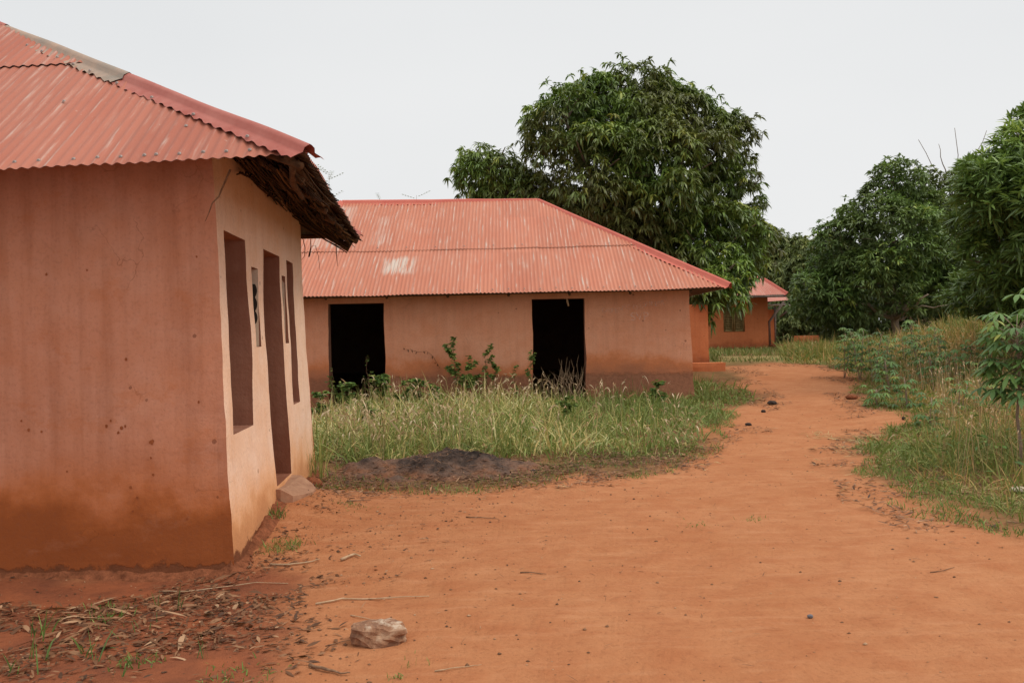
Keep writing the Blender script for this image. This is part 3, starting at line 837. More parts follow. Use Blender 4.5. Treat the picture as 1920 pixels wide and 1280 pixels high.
for tt in (0.10, 0.24, 0.36, 0.47, 0.545, 0.56, 0.62, 0.68, 0.74, 0.80, 0.9):
    p = E_near + hipd * tt
    dd = -I1['s'] - hipd.normalized() * (-I1['s']).dot(hipd.normalized()); dd.normalize()
    screw(p + dd * 0.115 + I1['n'] * (0.045 if tt < 0.55 else 0.058), I1['n'] - Vector((0, 0.5, 0)), roof)
for (su, sv) in ((0.9, 0.55), (1.95, 1.15), (2.6, 0.9)):
    screw(I1['E0'] + I1['e'] * (Ln - su) + I1['s'] * sv + I1['n'] * 0.012, I1['n'], roof)

# timbers and thatch lining below the right eave
def on_slope(I, u, v, drop): return I['E0'] + I['e'] * u + I['s'] * v - I['n'] * drop
L2 = I2['L']
def timber(pts, rad, n=7):
    a = Acc(); tube(a, pts, rad, n); return a.build('rafter', M['wood'], roof)
timber([on_slope(I2, 0.05, 0.10, 0.06), on_slope(I2, 1.4, 0.09, 0.075), on_slope(I2, 2.9, 0.12, 0.06), on_slope(I2, L2 - 0.1, 0.10, 0.06)], [0.032, 0.03, 0.035, 0.028])
timber([on_slope(I2, 0.5, 0.48, 0.07), on_slope(I2, 2.4, 0.46, 0.09), on_slope(I2, L2 - 0.6, 0.5, 0.07)], [0.028, 0.032, 0.026])
timber([on_slope(I2, 0.9, 0.82, 0.08), on_slope(I2, 2.6, 0.84, 0.10), on_slope(I2, L2 - 0.9, 0.8, 0.08)], [0.028, 0.03, 0.026])
timber([on_slope(I2, 0.12, 0.06, 0.10), on_slope(I2, 0.60, 0.10, 0.16), on_slope(I2, 1.05, 0.07, 0.19)], [0.024, 0.024, 0.018])
for uu_ in (0.55, 1.35, 2.2, 3.0, 3.8, 4.6):
    v1_ = min(1.25, I2['vmax'](uu_) - 0.05)
    timber([on_slope(I2, uu_, 0.03, 0.12), on_slope(I2, uu_ + 0.04, v1_ * 0.5, 0.13), on_slope(I2, uu_, v1_, 0.12)], [0.028, 0.03, 0.032], 6)
hu = hipd.normalized()
timber([E_near + hu * 0.05 - Vector((0, 0, 0.09)), E_near + hu * 0.6 - Vector((0, 0, 0.11)), E_near + hu * 1.6 - Vector((0, 0, 0.12))], 0.026)
hu2 = (Rg1 - E_far).normalized()
timber([E_far + hu2 * 0.03 - Vector((0, 0, 0.07)), E_far + hu2 * 1.5 - Vector((0, 0, 0.10))], 0.035)
timber([on_slope(I3, 0.2, 0.10, 0.06), on_slope(I3, 2.5, 0.10, 0.06)], 0.03)
timber([on_slope(I1, 1.0, 0.45, 0.06), on_slope(I1, I1['L'] - 0.7, 0.45, 0.06)], 0.03)
acc = Acc()
rs = random.Random(4)
for k in range(620):                       # dry palm ribs tied under the sheets, running with the eave
    u_ = rs.uniform(0.1, L2 - 0.35); v_ = abs(rs.gauss(0.28, 0.34)) + 0.02
    v_ = min(v_, 1.05, max(0.02, I2['vmax'](u_) - 0.1))
    ln = rs.uniform(0.25, 1.1)
    # the lining hangs lower towards the wall
    drop = 0.035 + 0.10 * rs.random() + 0.10 * min(1, v_ / 0.8)
    u2 = min(L2 - 0.05, u_ + ln)
    a_ = on_slope(I2, u_, v_, drop); b_ = on_slope(I2, u2, min(v_ + rs.uniform(-0.07, 0.07), max(0.02, I2['vmax'](u2) - 0.05)), drop + rs.uniform(-0.03, 0.03))
    tube(acc, [a_, a_.lerp(b_, 0.5) + Vector((0, 0, -0.015 * rs.random())), b_], rs.uniform(0.003, 0.009), 4, rs.random() ** 1.5, cap=False)
for k in range(170):                       # frayed ends along the eave edge
    u_ = rs.uniform(0.15, L2 - 0.02)
    a_ = on_slope(I2, u_, 0.09 + rs.random() * 0.1, 0.03); b_ = on_slope(I2, u_ + rs.uniform(-0.05, 0.08), -0.03 - rs.random() * 0.05, 0.01 + rs.random() * 0.03)
    tube(acc, [a_, b_], 0.0035, 3, rs.random() * 0.6, cap=False)
th = acc.build('eave_thatch', M['thatch'], roof)
acc = Acc()
rs = random.Random(9)
A1 = Vector((C1[0], C1[1], 0)); A2 = Vector((C2[0], C2[1], 0))
for k in range(230):                       # ragged fringe where the lining meets the wall head
    t_ = rs.random(); q = A1.lerp(A2, t_) + Vector((0.03 + rs.random() * 0.12, 0, 0)); q.z = 2.93 + 0.05 * t_ + rs.uniform(0.0, 0.16)
    b_ = q + Vector((rs.uniform(-0.02, 0.06), rs.uniform(-0.25, 0.25), rs.uniform(-0.07, 0.05)))
    tube(acc, [q, b_], rs.uniform(0.004, 0.011), 4, rs.random() * 0.5, cap=False)
acc.build('thatch_fringe', M['thatch'], roof)

# loose strips hanging from the far end of the eave
def hang(name, label, pts, rad, mat, group=None):
    p0 = Vector(pts[0])
    a = Acc(); tube(a, [Vector(p) - p0 for p in pts], rad, 5)
    o = a.build(name, mat); o.location = p0
    return tag(o, label, 'fibre strip', group)
YH = 10.9
hang('hanging_strip', 'curved dark strip hanging from the eave closest to the near house wall', [P(568, 448, YH), P(572, 465, YH), P(571, 480, YH), P(563, 490, YH)], [0.005, 0.005, 0.004, 0.002], M['thatch'], 'dry strips hanging from the near eave')
hang('hanging_strip', 'short thick dark strip hanging under the far eave of the near house', [P(582, 448, YH), P(583, 462, YH), P(580, 478, YH), P(579, 482, YH)], [0.004, 0.006, 0.012, 0.008], M['thatch'], 'dry strips hanging from the near eave')
hang('hanging_strip', 'thin bowed dry strip dangling beside the short thick one', [P(584, 462, YH), P(591, 460, YH), P(597, 480, YH), P(600, 507, YH)], [0.003, 0.003, 0.003, 0.002], M['thatch'], 'dry strips hanging from the near eave')
hang('hanging_strip', 'longest straight dark strip hanging near the eave corner tip', [P(629, 440, YH), P(630, 460, YH), P(631, 480, YH), P(633, 499, YH)], [0.004, 0.006, 0.005, 0.002], M['thatch'], 'dry strips hanging from the near eave')
a = Acc(); tube(a, wander(P(432, 318, 6.38), P(385, 415, 6.42), 7, 0.012), [0.008, 0.008, 0.007, 0.006, 0.005, 0.004, 0.002], 6)
tag(a.build('stick', M['twig']), 'forked grey stick poking down from the eave over the wall corner', 'stick')

# foot of the wall: crumbling earth footing
def rubble_strip(A, B, outward, w, h, parent, name='earth_footing', n=None):
    A = Vector(A); B = Vector(B); d = B - A; L = d.length; d.normalize(); o = Vector(outward)
    n = n or int(L / 0.03); mcols = 9
    V = []; UV = []
    for i in range(n + 1):
        t = L * i / n
        for j in range(mcols):
            k = j / (mcols - 1)
            q = A + d * t + o * (w * k)
            hh = h * (1 - k) ** 0.7 * (0.75 + 0.6 * mn.noise(Vector((t * 2.2, k, 3))))
            hh += 0.028 * mn.noise(Vector((t * 9, k * 3, 1))) * (1 - k) + 0.012 * mn.noise(Vector((t * 30, k * 12, 1))) * (1 - k)
            z = H(q.x, q.y) + hh - 0.015 * k
            V.append((q.x, q.y, z)); UV.append((t, -0.5))
    return mk(name, np.array(V), grid_faces(n + 1, mcols), M['footing'], parent, smooth=True, uv=np.array(UV))
M['footing'] = simple_mat('crumbled_red_earth', (0.13, 0.045, 0.022), (0.33, 0.115, 0.055), 16, 0.97, 0.9, 0.04, 0.05)
def footing(path, w, h, parent):
    """crumbling band of earth along a polyline of the wall foot; outward side is to the right of travel"""
    pts = []
    for k in range(len(path) - 1):
        a_, b_ = Vector((*path[k], 0)), Vector((*path[k + 1], 0)); d_ = (b_ - a_); L_ = d_.length; d_.normalize()
        o_ = Vector((d_.y, -d_.x, 0))
        if k > 0:
            for q in range(1, 6): pts.append((a_, po.lerp(o_, q / 6).normalized()))
        for q in range(int(L_ / 0.03) + 1): pts.append((a_ + d_ * (L_ * q / int(L_ / 0.03)), o_))
        po = o_
    m_ = 10; V = []; UV = []
    for i, (p_, o_) in enumerate(pts):
        for j in range(m_):
            k = j / (m_ - 1); t = i * 0.03
            q = p_ + o_ * (w * k - 0.04)
            hh = h * (1 - k) ** 0.8 * (0.7 + 0.9 * mn.noise(Vector((t * 1.7, k, 3))))
            hh += 0.05 * mn.noise(Vector((t * 7, k * 3, 1))) * (1 - k) + 0.02 * mn.noise(Vector((t * 22, k * 9, 1))) * (1 - k)
            V.append((q.x, q.y, H(q.x, q.y) + hh - 0.02 * k)); UV.append((t, -0.5))
    return mk('earth_footing', np.array(V), grid_faces(len(pts), m_), M['footing'], parent, smooth=True, uv=np.array(UV))
footing([(-5.2, 6.40), (-2.03, 6.44), (-2.14, 8.1)], 0.17, 0.09, near)
footing([(-2.19, 9.05), (-2.32, 10.6)], 0.17, 0.11, near)

# doorstep slab
def slab(name, poly, ztop, zbot, mat, parent=None, uvz=True):
    n = len(poly)
    V = [(x, y, z) for (x, y), z in zip(poly, ztop)] + [(x, y, zbot) for x, y in poly]
    cx = sum(p[0] for p in poly) / n; cy = sum(p[1] for p in poly) / n
    V.append((cx, cy, sum(ztop) / n + 0.01))
    F = [(i, (i + 1) % n, 2 * n) for i in range(n)] + [(i, i + n, (i + 1) % n + n, (i + 1) % n) for i in range(n)]
    return mk(name, np.array(V), F, mat, parent)
st = slab('doorstep', [(-2.60, 8.15), (-2.10, 8.12), (-2.00, 8.16), (-1.95, 8.30), (-1.90, 8.50), (-1.90, 8.66), (-1.98, 8.86), (-2.12, 9.00), (-2.60, 9.02)],
          [0.265, 0.255, 0.19, 0.175, 0.165, 0.17, 0.19, 0.25, 0.265], -0.1, M['cement'])
tag(st, 'broken worn cement doorstep at the near house doorway', 'doorstep')
adopt(near)

# ------------------------------------------------------------------ MIDDLE HOUSE
middle = tag(empty('mud_house', (-1.2, 21.3, 0.2)), 'long salmon mud house with two black doorways under a red hip roof, in the grass', 'house')
YW = 17.9
xr, xl = 3.50, -6.3
yb = 24.6
def X(px, py, Y): return P(px, py, Y).x
d1 = (X(616, 650, YW), X(722, 650, YW)); d2 = (X(998, 640, YW), X(1097, 640, YW))
zt = P(660, 569, YW).z; zt2 = P(1047, 560, YW).z
K = dict(batter=0.10, step=0.12, amp=0.016, zdat=0.2)
mw = [M['wall_mid'], M['jamb'], M['inner']]
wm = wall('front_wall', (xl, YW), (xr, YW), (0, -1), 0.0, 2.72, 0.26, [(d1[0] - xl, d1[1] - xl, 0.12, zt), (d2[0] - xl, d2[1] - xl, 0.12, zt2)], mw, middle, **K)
wall('side_wall', (xr, YW), (xr, yb), (1, 0), 0.0, 2.72, 0.26, [], mw, middle, **K)
wall('rear_wall', (xl, yb), (xr, yb), (0, 1), 0.0, 2.72, 0.26, [], mw, middle, batter=0.1, step=0.4)
wall('end_wall', (xl, YW), (xl, yb), (-1, 0), 0.0, 2.72, 0.26, [], mw, middle, batter=0.1, step=0.4)
Ye = 17.3
Er = P(1368, 539, Ye); zl = P(565, 557, Ye).z
El = Vector((-7.0, Ye, zl + (zl - Er.z) * 0.35)); 
Yr = 21.3
Rr = P(1008, 380, Yr); Rl = P(642, 383, Yr)
Rb = Vector((Er.x, 25.3, Er.z)); Lb = Vector((-7.0, 25.3, El.z))
mroof = mk('roof', np.array([(Rl.x, Yr, Rl.z - 0.15), (Rr.x, Yr, Rr.z - 0.15), (Rr.x, Yr + 0.08, Rr.z - 0.2), (Rl.x, Yr + 0.08, Rl.z - 0.2)]), [(0, 1, 2, 3)], M['wood'], middle)
tag(mroof, 'red corrugated hip roof with pale worn streaks')
rm = [M['roof_mid'], M['zinc_under']]
g1, J1 = slope(El, Er, Rl, Rr, rm, mroof, 'roof_sheet', rows=(2.05,), seed=11, seg=6, amp=0.010, sag=0.03)
g2, J2 = slope(Er, Rb, Rr, Rr, rm, mroof, 'roof_sheet', rows=(2.0,), seed=12, seg=5)
g3, J3 = slope(Rb, Lb, Rr, Rl, rm, mroof, 'roof_sheet', rows=(2.0,), seed=13, seg=5)
g4, J4 = slope(Lb, El, Rl, Rl, rm, mroof, 'roof_sheet', rows=(2.0,), seed=14, seg=5)
cm = M['cap_red_mid']
cap(Rl, Rr, -J1['s'], -J3['s'], 0.15, cm, mroof, 'ridge_cap', lift=0.03, seed=11, rise=0.07)
cap(Er, Rr, -J1['s'], -J2['s'], 0.15, cm, mroof, 'hip_cap', lift=0.03, seed=12, rise=0.07)
cap(El, Rl, -J1['s'], -J4['s'], 0.15, cm, mroof, 'hip_cap', lift=0.03, seed=13, rise=0.07)
cap(Rb, Rr, -J2['s'], -J3['s'], 0.15, cm, mroof, 'hip_cap', lift=0.03, seed=14)
for (v_, off) in ((0.12, 0.0), (2.1, 0.2)):
    uu_ = 3.0
    while uu_ < J1['L'] - 0.4:
        if v_ < J1['vmax'](uu_) - 0.2 and (v_ < 1 or True):
            ku_ = round(uu_ / 0.0762) * 0.0762 + 0.019
            screw(J1['E0'] + J1['e'] * ku_ + J1['s'] * (v_ + random.uniform(-0.02, 0.02)) + J1['n'] * (0.012 + 0.013 * (v_ > 1)), J1['n'], mroof, 0.010)
        uu_ += 0.305 if v_ < 1 else 0.61
a = Acc()
tube(a, [Vector((xl, Ye + 0.12, El.z + 0.0)), Vector((xr + 0.5, Ye + 0.12, Er.z + 0.0))], 0.03, 6)
a.build('eave_purlin', M['wood'], mroof)
for i in range(9):
    x_ = xl + 0.4 + i * 1.17
    a = Acc(); tube(a, [Vector((x_, Ye + 0.12, 2.36)), Vector((x_, Ye + 0.9, 2.76))], 0.028, 6); a.build('rafter', M['wood'], mroof)
# stub of timber hanging in the right doorway
a = Acc(); tube(a, [P(1062, 556, 17.95), P(1064, 566, 17.95), P(1066, 574, 17.95)], [0.015, 0.02, 0.016], 6); a.build('timber_stub', M['twig_pale'], middle)
# rear wing and bench beside the path
YWg = 24.9
wx0, wx1 = 3.9, P(1328, 640, YWg).x
wz = Hbase(wx1, YWg)
wall('rear_wing_wall', (wx0, YWg), (wx1, YWg), (0, -1), 0.4, 2.35, 0.4, [], [M['wall_far'], M['wall_far'], M['inner']], middle, batter=0.03, step=0.12, zdat=0.65)
wall('rear_wing_wall', (wx1, YWg), (wx1, YWg + 1.6), (1, 0), 0.4, 2.35, 0.3, [], [M['wall_far'], M['wall_far'], M['inner']], middle, batter=0.03, step=0.12, zdat=0.65)
bx1 = P(1361, 686, 23.0).x
wall('bench_wall', (3.6, 23.0), (bx1, 23.0), (0, -1), 0.3, P(1345, 680, 23.0).z, 0.45, [], [M['wall_far']] * 3, middle, batter=0.02, step=0.1, zdat=0.2, endcaps=True)
# faint chalk writing
def chalk(txt, px, py, Y, hpx, rot, parent, wpx):
    cu = bpy.data.curves.new('chalk_writing', 'FONT'); cu.body = txt; cu.size = 1.0; cu.extrude = 0.0
    ob = bpy.data.objects.new('tmp', cu); COL.objects.link(ob)
    dg = bpy.context.evaluated_depsgraph_get(); me = bpy.data.meshes.new_from_object(ob.evaluated_get(dg))
    bpy.data.objects.remove(ob)
    co = np.zeros(len(me.vertices) * 3); me.vertices.foreach_get('co', co); co = co.reshape(-1, 3)
    co -= co.min(0)
    sc_x = wpx * Y / FPX / co[:, 0].max(); sc_y = hpx * Y / FPX / co[:, 1].max()
    p = P(px, py, Y)
    out = np.zeros_like(co)
    out[:, 0] = co[:, 0] * sc_x; out[:, 2] = co[:, 1] * sc_y
    out[:, 2] += 0.018 * np.sin(co[:, 0] * 2.1 + 1) 
    c_, s_ = math.cos(rot), math.sin(rot)
    x_ = out[:, 0] * c_ - out[:, 2] * s_; z_ = out[:, 0] * s_ + out[:, 2] * c_
    out[:, 0] = x_ + p.x; out[:, 2] = z_ + p.z; out[:, 1] = p.y
    me.vertices.foreach_set('co', out.ravel()); me.update()
    me.materials.append(M['chalk'])
    o = bpy.data.objects.new('chalk_writing', me); COL.objects.link(o); o.parent = parent
    return o
m, n, l, bs, out = mat_new('rubbed_chalk')
a_ = NOISE(n, l, WPOS(n), 22, 5, 0.7)
bs.inputs['Base Color'].default_value = (0.86, 0.64, 0.54, 1); bs.inputs['Roughness'].default_value = 1
trn = n.new('ShaderNodeBsdfTransparent'); mxs = n.new('ShaderNodeMixShader')
l.new(MATH(n, l, 'MULTIPLY', RAMP(n, l, a_, [(0.36, 0.0), (0.58, 1.0)]), 0.34), mxs.inputs[0]); l.new(trn.outputs[0], mxs.inputs[1]); l.new(bs.outputs[0], mxs.inputs[2]); l.new(mxs.outputs[0], out.inputs[0])
M['chalk'] = m
YC = YW - 0.088
chalk("DEFENSE D'URINER", 1130, 588, YC, 9, 0.13, middle, 118)
chalk("SVP", 1184, 603, YC, 15, 0.12, middle, 34)
adopt(middle)

# ------------------------------------------------------------------ FAR HOUSE
far = tag(empty('mud_house', (8.5, 41.5, 0.8)), 'small orange mud house with an olive shutter at the far end of the path', 'house')
YF = 40.0
fxr = P(1439, 600, YF).x; fxl = 5.0; fzt = P(1400, 553, YF).z + 0.15
sh0, sh1 = P(1356, 600, YF).x, P(1396, 600, YF).x; sz0, sz1 = P(1375, 622, YF).z, P(1375, 576, YF).z
mf = [M['wall_far'], M['wall_far'], M['inner']]
wff = wall('front_wall', (fxl, YF), (fxr, YF), (0, -1), 0.5, fzt, 0.25, [(sh0 - fxl, sh1 - fxl, sz0, sz1)], mf, far, batter=0.05, step=0.2, zdat=0.8)
wall('side_wall', (fxr, YF), (fxr, YF + 3.6), (1, 0), 0.5, fzt, 0.25, [], mf, far, batter=0.05, step=0.2, zdat=0.8)
wall('end_wall', (fxl, YF), (fxl, YF + 3.6), (-1, 0), 0.5, fzt, 0.25, [], mf, far, step=0.4, zdat=0.8)
wall('rear_wall', (fxl, YF + 3.6), (fxr, YF + 3.6), (0, 1), 0.5, fzt, 0.25, [], mf, far, step=0.4, zdat=0.8)
shut = empty('shutter', (0, 0, 0)); shut.parent = far
bpy.data.objects.remove(shut)
acc = Acc()
w_ = sh1 - sh0
box(acc, ((sh0 + sh1) / 2, YF + 0.10, (sz0 + sz1) / 2), (w_ - 0.004, 0.02, sz1 - sz0 - 0.004))
cx_ = (sh0 + sh1) / 2
for k in range(2):
    bx = sh0 + w_ * (0.25 + 0.5 * k)
    for zz_ in (sz0 + 0.04, sz1 - 0.04): box(acc, (bx, YF + 0.045, zz_), (w_ / 2 - 0.02, 0.05, 0.07))
    for xx_ in (bx - w_ / 4 + 0.04, bx + w_ / 4 - 0.04): box(acc, (xx_, YF + 0.043, (sz0 + sz1) / 2), (0.06, 0.052, sz1 - sz0 - 0.01))
    nsl = 12
    for s_ in range(nsl):
        zc = sz0 + 0.1 + (sz1 - sz0 - 0.2) * s_ / (nsl - 1)
        box(acc, (bx, YF + 0.055, zc), (w_ / 2 - 0.12, 0.012, 0.085), Matrix.Rotation(R(-35), 3, 'X'))
sho = acc.build('shutter', M['shutter'], far, smooth=False)
fe_r = P(1477, 552, YF - 0.7); fe_r.z = P(1477, 552, YF - 0.7).z
fe_l = Vector((4.2, YF - 0.7, fe_r.z)); fr_r = P(1416, 514, YF + 1.6); fr_l = Vector((6.5, YF + 1.6, fr_r.z))
fb_r = Vector((fe_r.x, YF + 4.2, fe_r.z)); fb_l = Vector((4.2, YF + 4.2, fe_r.z))
froof = mk('roof', np.array([(fr_l.x, fr_l.y, fr_l.z - 0.15), (fr_r.x, fr_r.y, fr_r.z - 0.15), (fr_r.x, fr_r.y + 0.08, fr_r.z - 0.2), (fr_l.x, fr_l.y + 0.08, fr_l.z - 0.2)]), [(0, 1, 2, 3)], M['wood'], far)
rf = [M['roof_far'], M['zinc_under']]
for (a0, a1, b0, b1, sd_) in ((fe_l, fe_r, fr_l, fr_r, 21), (fe_r, fb_r, fr_r, fr_r, 22), (fb_r, fb_l, fr_r, fr_l, 23), (fb_l, fe_l, fr_l, fr_l, 24)):
    slope(a0, a1, b0, b1, rf, froof, 'roof_sheet', rows=(), seed=sd_, seg=4, amp=0.011)
up_ = Vector((0, 0, 1))
cap(fe_r, fr_r, Vector((-0.2, -1, -0.6)), Vector((1, 0.3, -0.6)), 0.17, cm, froof, 'hip_cap', lift=0.03, seed=21, rise=0.07)
cap(fr_l, fr_r, Vector((0, -1, -0.6)), Vector((0, 1, -0.6)), 0.15, cm, froof, 'ridge_cap', lift=0.03, seed=22, rise=0.07)
acc = Acc(); box(acc, ((fe_l.x + fe_r.x) / 2, YF - 0.68, fe_r.z - 0.06), (fe_r.x - fe_l.x - 0.1, 0.04, 0.10)); acc.build('fascia', M['pole'], froof, smooth=False)
# porch props
def prop(pts, r, parent, name='porch_prop'):
    a = Acc(); tube(a, pts, r, 6); return a.build(name, M['pole'], parent)
prop([P(1444, 652, YF + 0.2), P(1442, 603, YF + 0.2), P(1470, 566, YF + 0.2)], 0.055, far)
prop([P(1442, 603, YF + 0.2), P(1441, 640, YF + 0.25)], 0.04, far)
st_ = Acc(); box(st_, (P(1452, 655, YF + 0.9).x, YF + 0.9, 0.85), (0.85, 1.6, 0.22)); st_.build('porch_step', M['wall_far'], far, smooth=False)
adopt(far)
# annex behind
ann = tag(empty('mud_house', (12.2, 46.0, 0.8)), 'lower orange building half hidden behind the small shuttered house, with pink sheet roof', 'house')
YA = 44.5
ax0, ax1 = P(1425, 600, YA).x, P(1451, 600, YA).x
wall('front_wall', (ax0, YA), (ax1, YA), (0, -1), 0.5, P(1445, 572, YA).z, 0.25, [], mf, ann, step=0.2, zdat=0.8)
wall('side_wall', (ax1, YA), (ax1, YA + 3.0), (1, 0), 0.5, P(1445, 572, YA).z, 0.25, [], mf, ann, step=0.3, zdat=0.8)
q0 = P(1425, 566, YA - 0.8); q1 = P(1487, 562, YA - 0.8); q2 = P(1474, 553, YA + 1.6); q3 = P(1425, 553, YA + 1.6)
o_, _ = slope(q0, q1, q3, q2, rf, ann, 'roof', rows=(), seed=31, seg=4, amp=0.011)
acc = Acc(); tube(acc, [P(1437, 572, YA - 0.6), P(1470, 571, YA - 0.6), P(1491, 573, YA - 0.6)], 0.045, 5); acc.build('eave_pole', M['white_edge'], ann)
prop([P(1487, 575, YA), P(1462, 594, YA)], 0.05, ann)
prop([P(1453, 652, YA + 0.1), P(1453, 575, YA + 0.1)], 0.06, ann)
adopt(ann)
# low wall
lw0 = P(1493, 640, 46.0); lw1 = P(1537, 640, 46.0)
lw = wall('low_wall', (lw0.x, 46), (lw1.x, 46), (0, -1), 0.6, P(1515, 629, 46).z, 0.35, [], [M['wall_far']] * 3, None, batter=0.03, step=0.12, zdat=0.9, endcaps=True)
tag(lw, 'low orange mud wall in grass between the far houses and the mango tree', 'wall')

# ------------------------------------------------------------------ foliage builders
def rosettes(acc, pos, nrm, n_leaf, L, W, droop=0.7, tint=None, jitter=0.3, spread=1.0):
    """whorls of long leaves at twig ends. pos,nrm (N,3)"""
    N = len(pos)
    base = np.repeat(pos, n_leaf, axis=0); nn = np.repeat(nrm, n_leaf, axis=0)
    K_ = len(base)
    az = rng.random(K_) * 2 * np.pi
    el = rng.normal(0.05, 0.45, K_)
    d = np.stack([np.cos(az) * np.cos(el), np.sin(az) * np.cos(el), np.sin(el)], 1) * spread + nn * 0.55
    d /= np.linalg.norm(d, axis=1, keepdims=True)
    Ls = L * rng.uniform(0.65, 1.15, K_); Ws = W * rng.uniform(0.8, 1.2, K_)
    dr = droop * rng.uniform(0.5, 1.4, K_)
    t = np.repeat(tint if tint is not None else rng.random(N), n_leaf) + rng.normal(0, 0.10, K_)
    base = base + rng.normal(0, 0.02, base.shape) * L * 3
    ribbons(base, d, Ls, Ws, dr, [0.12, 0.95, 0.85, 0.08], 3, np.clip(t, 0, 1), rng.normal(0, 0.5, K_), acc)

def lobe(px, py, rpx, Y, ry=1.0, rz=1.0):
    c = P(px, py, Y); r = rpx * Y / FPX
    return (np.array(c), np.array([r, r * ry, r * rz]))

def tree(name, label, base, lobes, n_ros, L, W, mat, n_leaf=11, trunk_r=0.2, trunk_top=None, limbs=True, group=None, cat='tree', droop=0.8, inner=0.35, cutz=None, lumps=0.28, seed=1, barkmat=None, extra_limbs=(), yellow=0.03, clump=1.0):
    root = empty(name, base); tag(root, label, cat, group)
    B = Vector(base)
    # each big lobe carries many smaller leaf clumps
    subs = []
    for (c, r) in lobes:
        rm_ = float(np.mean(r)); sr0 = clump * (0.55 + 0.2 * rm_ / 2)
        ns = int(3.2 * (rm_ / sr0) ** 2) + 4
        u = rng.normal(size=(ns, 3)); u /= np.linalg.norm(u, axis=1, keepdims=True)
        u[:, 2] = np.where(u[:, 2] < -0.5, -u[:, 2], u[:, 2])
        for q in u:
            sr = sr0 * rng.uniform(0.6, 1.25)
            cc = c + q * r * (1.0 + lumps * 0.45 * mn.noise(Vector(c + q * r) * 0.9 + Vector((seed, 0, 0)))) - q * sr * 0.7
            subs.append((cc, np.array([sr, sr, sr * 0.8]), q, rng.normal(0, 0.12)))
    SCn = np.array([q[0] for q in subs]); SRr = np.array([q[1] for q in subs])
    areas = SRr[:, 0] ** 2
    cnt = rng.multinomial(int(n_ros * (1 - inner)), areas / areas.sum())
    PS = []; NS = []; TN = []
    for (c, r, q, tn_), k in zip(subs, cnt):
        if k == 0: continue
        u = rng.normal(size=(k, 3)) + q * 0.75 + np.array([0, 0, 0.45]); u /= np.linalg.norm(u, axis=1, keepdims=True)
        ext = np.where(rng.random(k) < 0.09, rng.uniform(1.15, 1.55, k), rng.uniform(0.8, 1.1, k))
        p = c + u * r * ext[:, None]
        D = (((p[:, None, :] - SCn[None]) / SRr[None]) ** 2).sum(2)
        keep = (D < 0.45).sum(1) == 0
        if cutz is not None: keep &= np.array([cutz(v) for v in p])
        PS.append(p[keep]); NS.append(u[keep])
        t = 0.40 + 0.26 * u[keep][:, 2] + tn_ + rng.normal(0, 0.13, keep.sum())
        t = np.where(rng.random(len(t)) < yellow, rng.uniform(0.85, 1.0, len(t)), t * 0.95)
        TN.append(t)
    # sparse darker leaves inside
    ar2 = np.array([l_[1][0] ** 2 for l_ in lobes]); cnt = rng.multinomial(int(n_ros * inner), ar2 / ar2.sum())
    for (c, r), k in zip(lobes, cnt):
        u = rng.normal(size=(k, 3)); u /= np.linalg.norm(u, axis=1, keepdims=True)
        p = c + u * r * rng.uniform(0.4, 0.85, k)[:, None]
        keep = np.ones(k, bool)
        if cutz is not None: keep &= np.array([cutz(v) for v in p]) if k else keep
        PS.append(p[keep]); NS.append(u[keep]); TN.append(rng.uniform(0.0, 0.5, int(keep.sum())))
    PS = np.concatenate(PS); NS = np.concatenate(NS); TN = np.clip(np.concatenate(TN), 0, 1)
    acc = Acc()
    rosettes(acc, PS - np.array(base), NS, n_leaf, L, W, droop, TN)
    # trunk and limbs
    tr = Acc()
    top = Vector(trunk_top) if trunk_top is not None else B + Vector((0, 0, (lobes[0][0][2] - B.z) * 0.55))
    pts = [p - B for p in wander(B - Vector((0, 0, 0.2)), top, 6, trunk_r * 0.35)]
    tube(tr, pts, [trunk_r * k for k in (1.35, 1.05, 0.95, 0.9, 0.85, 0.75)], 10)
    if limbs:
        for (c, r) in lobes:
            e_ = Vector(c) - B + Vector((0, 0, 0.1 * r[2]))
            s_ = pts[-1] if random.random() < 0.6 else pts[-2]
            tube(tr, wander(s_, e_, 6, r[0] * 0.12), [trunk_r * k for k in (0.6, 0.45, 0.36, 0.28, 0.2, 0.1)], 7)
            for _ in range(4):
                u = Vector(rng.normal(size=3)); u.normalize(); u.z = abs(u.z)
                tube(tr, wander(e_, e_ + Vector((u.x * r[0], u.y * r[1], u.z * r[2])) * 0.9, 4, r[0] * 0.06), [trunk_r * k for k in (0.14, 0.1, 0.07, 0.04)], 5, cap=False)
    for (a0, a1, r0, r1) in extra_limbs:
        tube(tr, wander(Vector(a0) - B, Vector(a1) - B, 6, 0.08), np.linspace(r0, r1, 6), 7)
    tr.build('trunk', barkmat or M['bark'], root)
    acc.build('crown', mat, root, smooth=False)
    return root

# ------------------------------------------------------------------ TREES
YT = 29.0
L1 = [lobe(1180, 235, 105, YT), lobe(1060, 235, 70, YT - 1), lobe(1290, 235, 72, YT), lobe(1110, 350, 115, YT - 1.5), lobe(1250, 350, 125, YT - 1.5),
      lobe(1365, 395, 85, YT), lobe(1345, 290, 65, YT), lobe(1200, 450, 120, YT - 1), lobe(1335, 480, 105, YT - 1.5), lobe(920, 325, 58, YT), lobe(1000, 365, 48, YT - 0.5),
      lobe(1345, 548, 32, YT - 3.2), lobe(1318, 556, 30, YT - 3.6), lobe(1395, 455, 48, YT), lobe(1250, 540, 80, YT), lobe(1130, 216, 64, YT + 1), lobe(1218, 208, 54, YT),
      lobe(1362, 512, 30, YT - 3.0), lobe(950, 370, 60, YT), lobe(1040, 400, 70, YT - 0.5)]
b1 = (4.6, 29.2, float(Hbase(4.6, 29.2)))
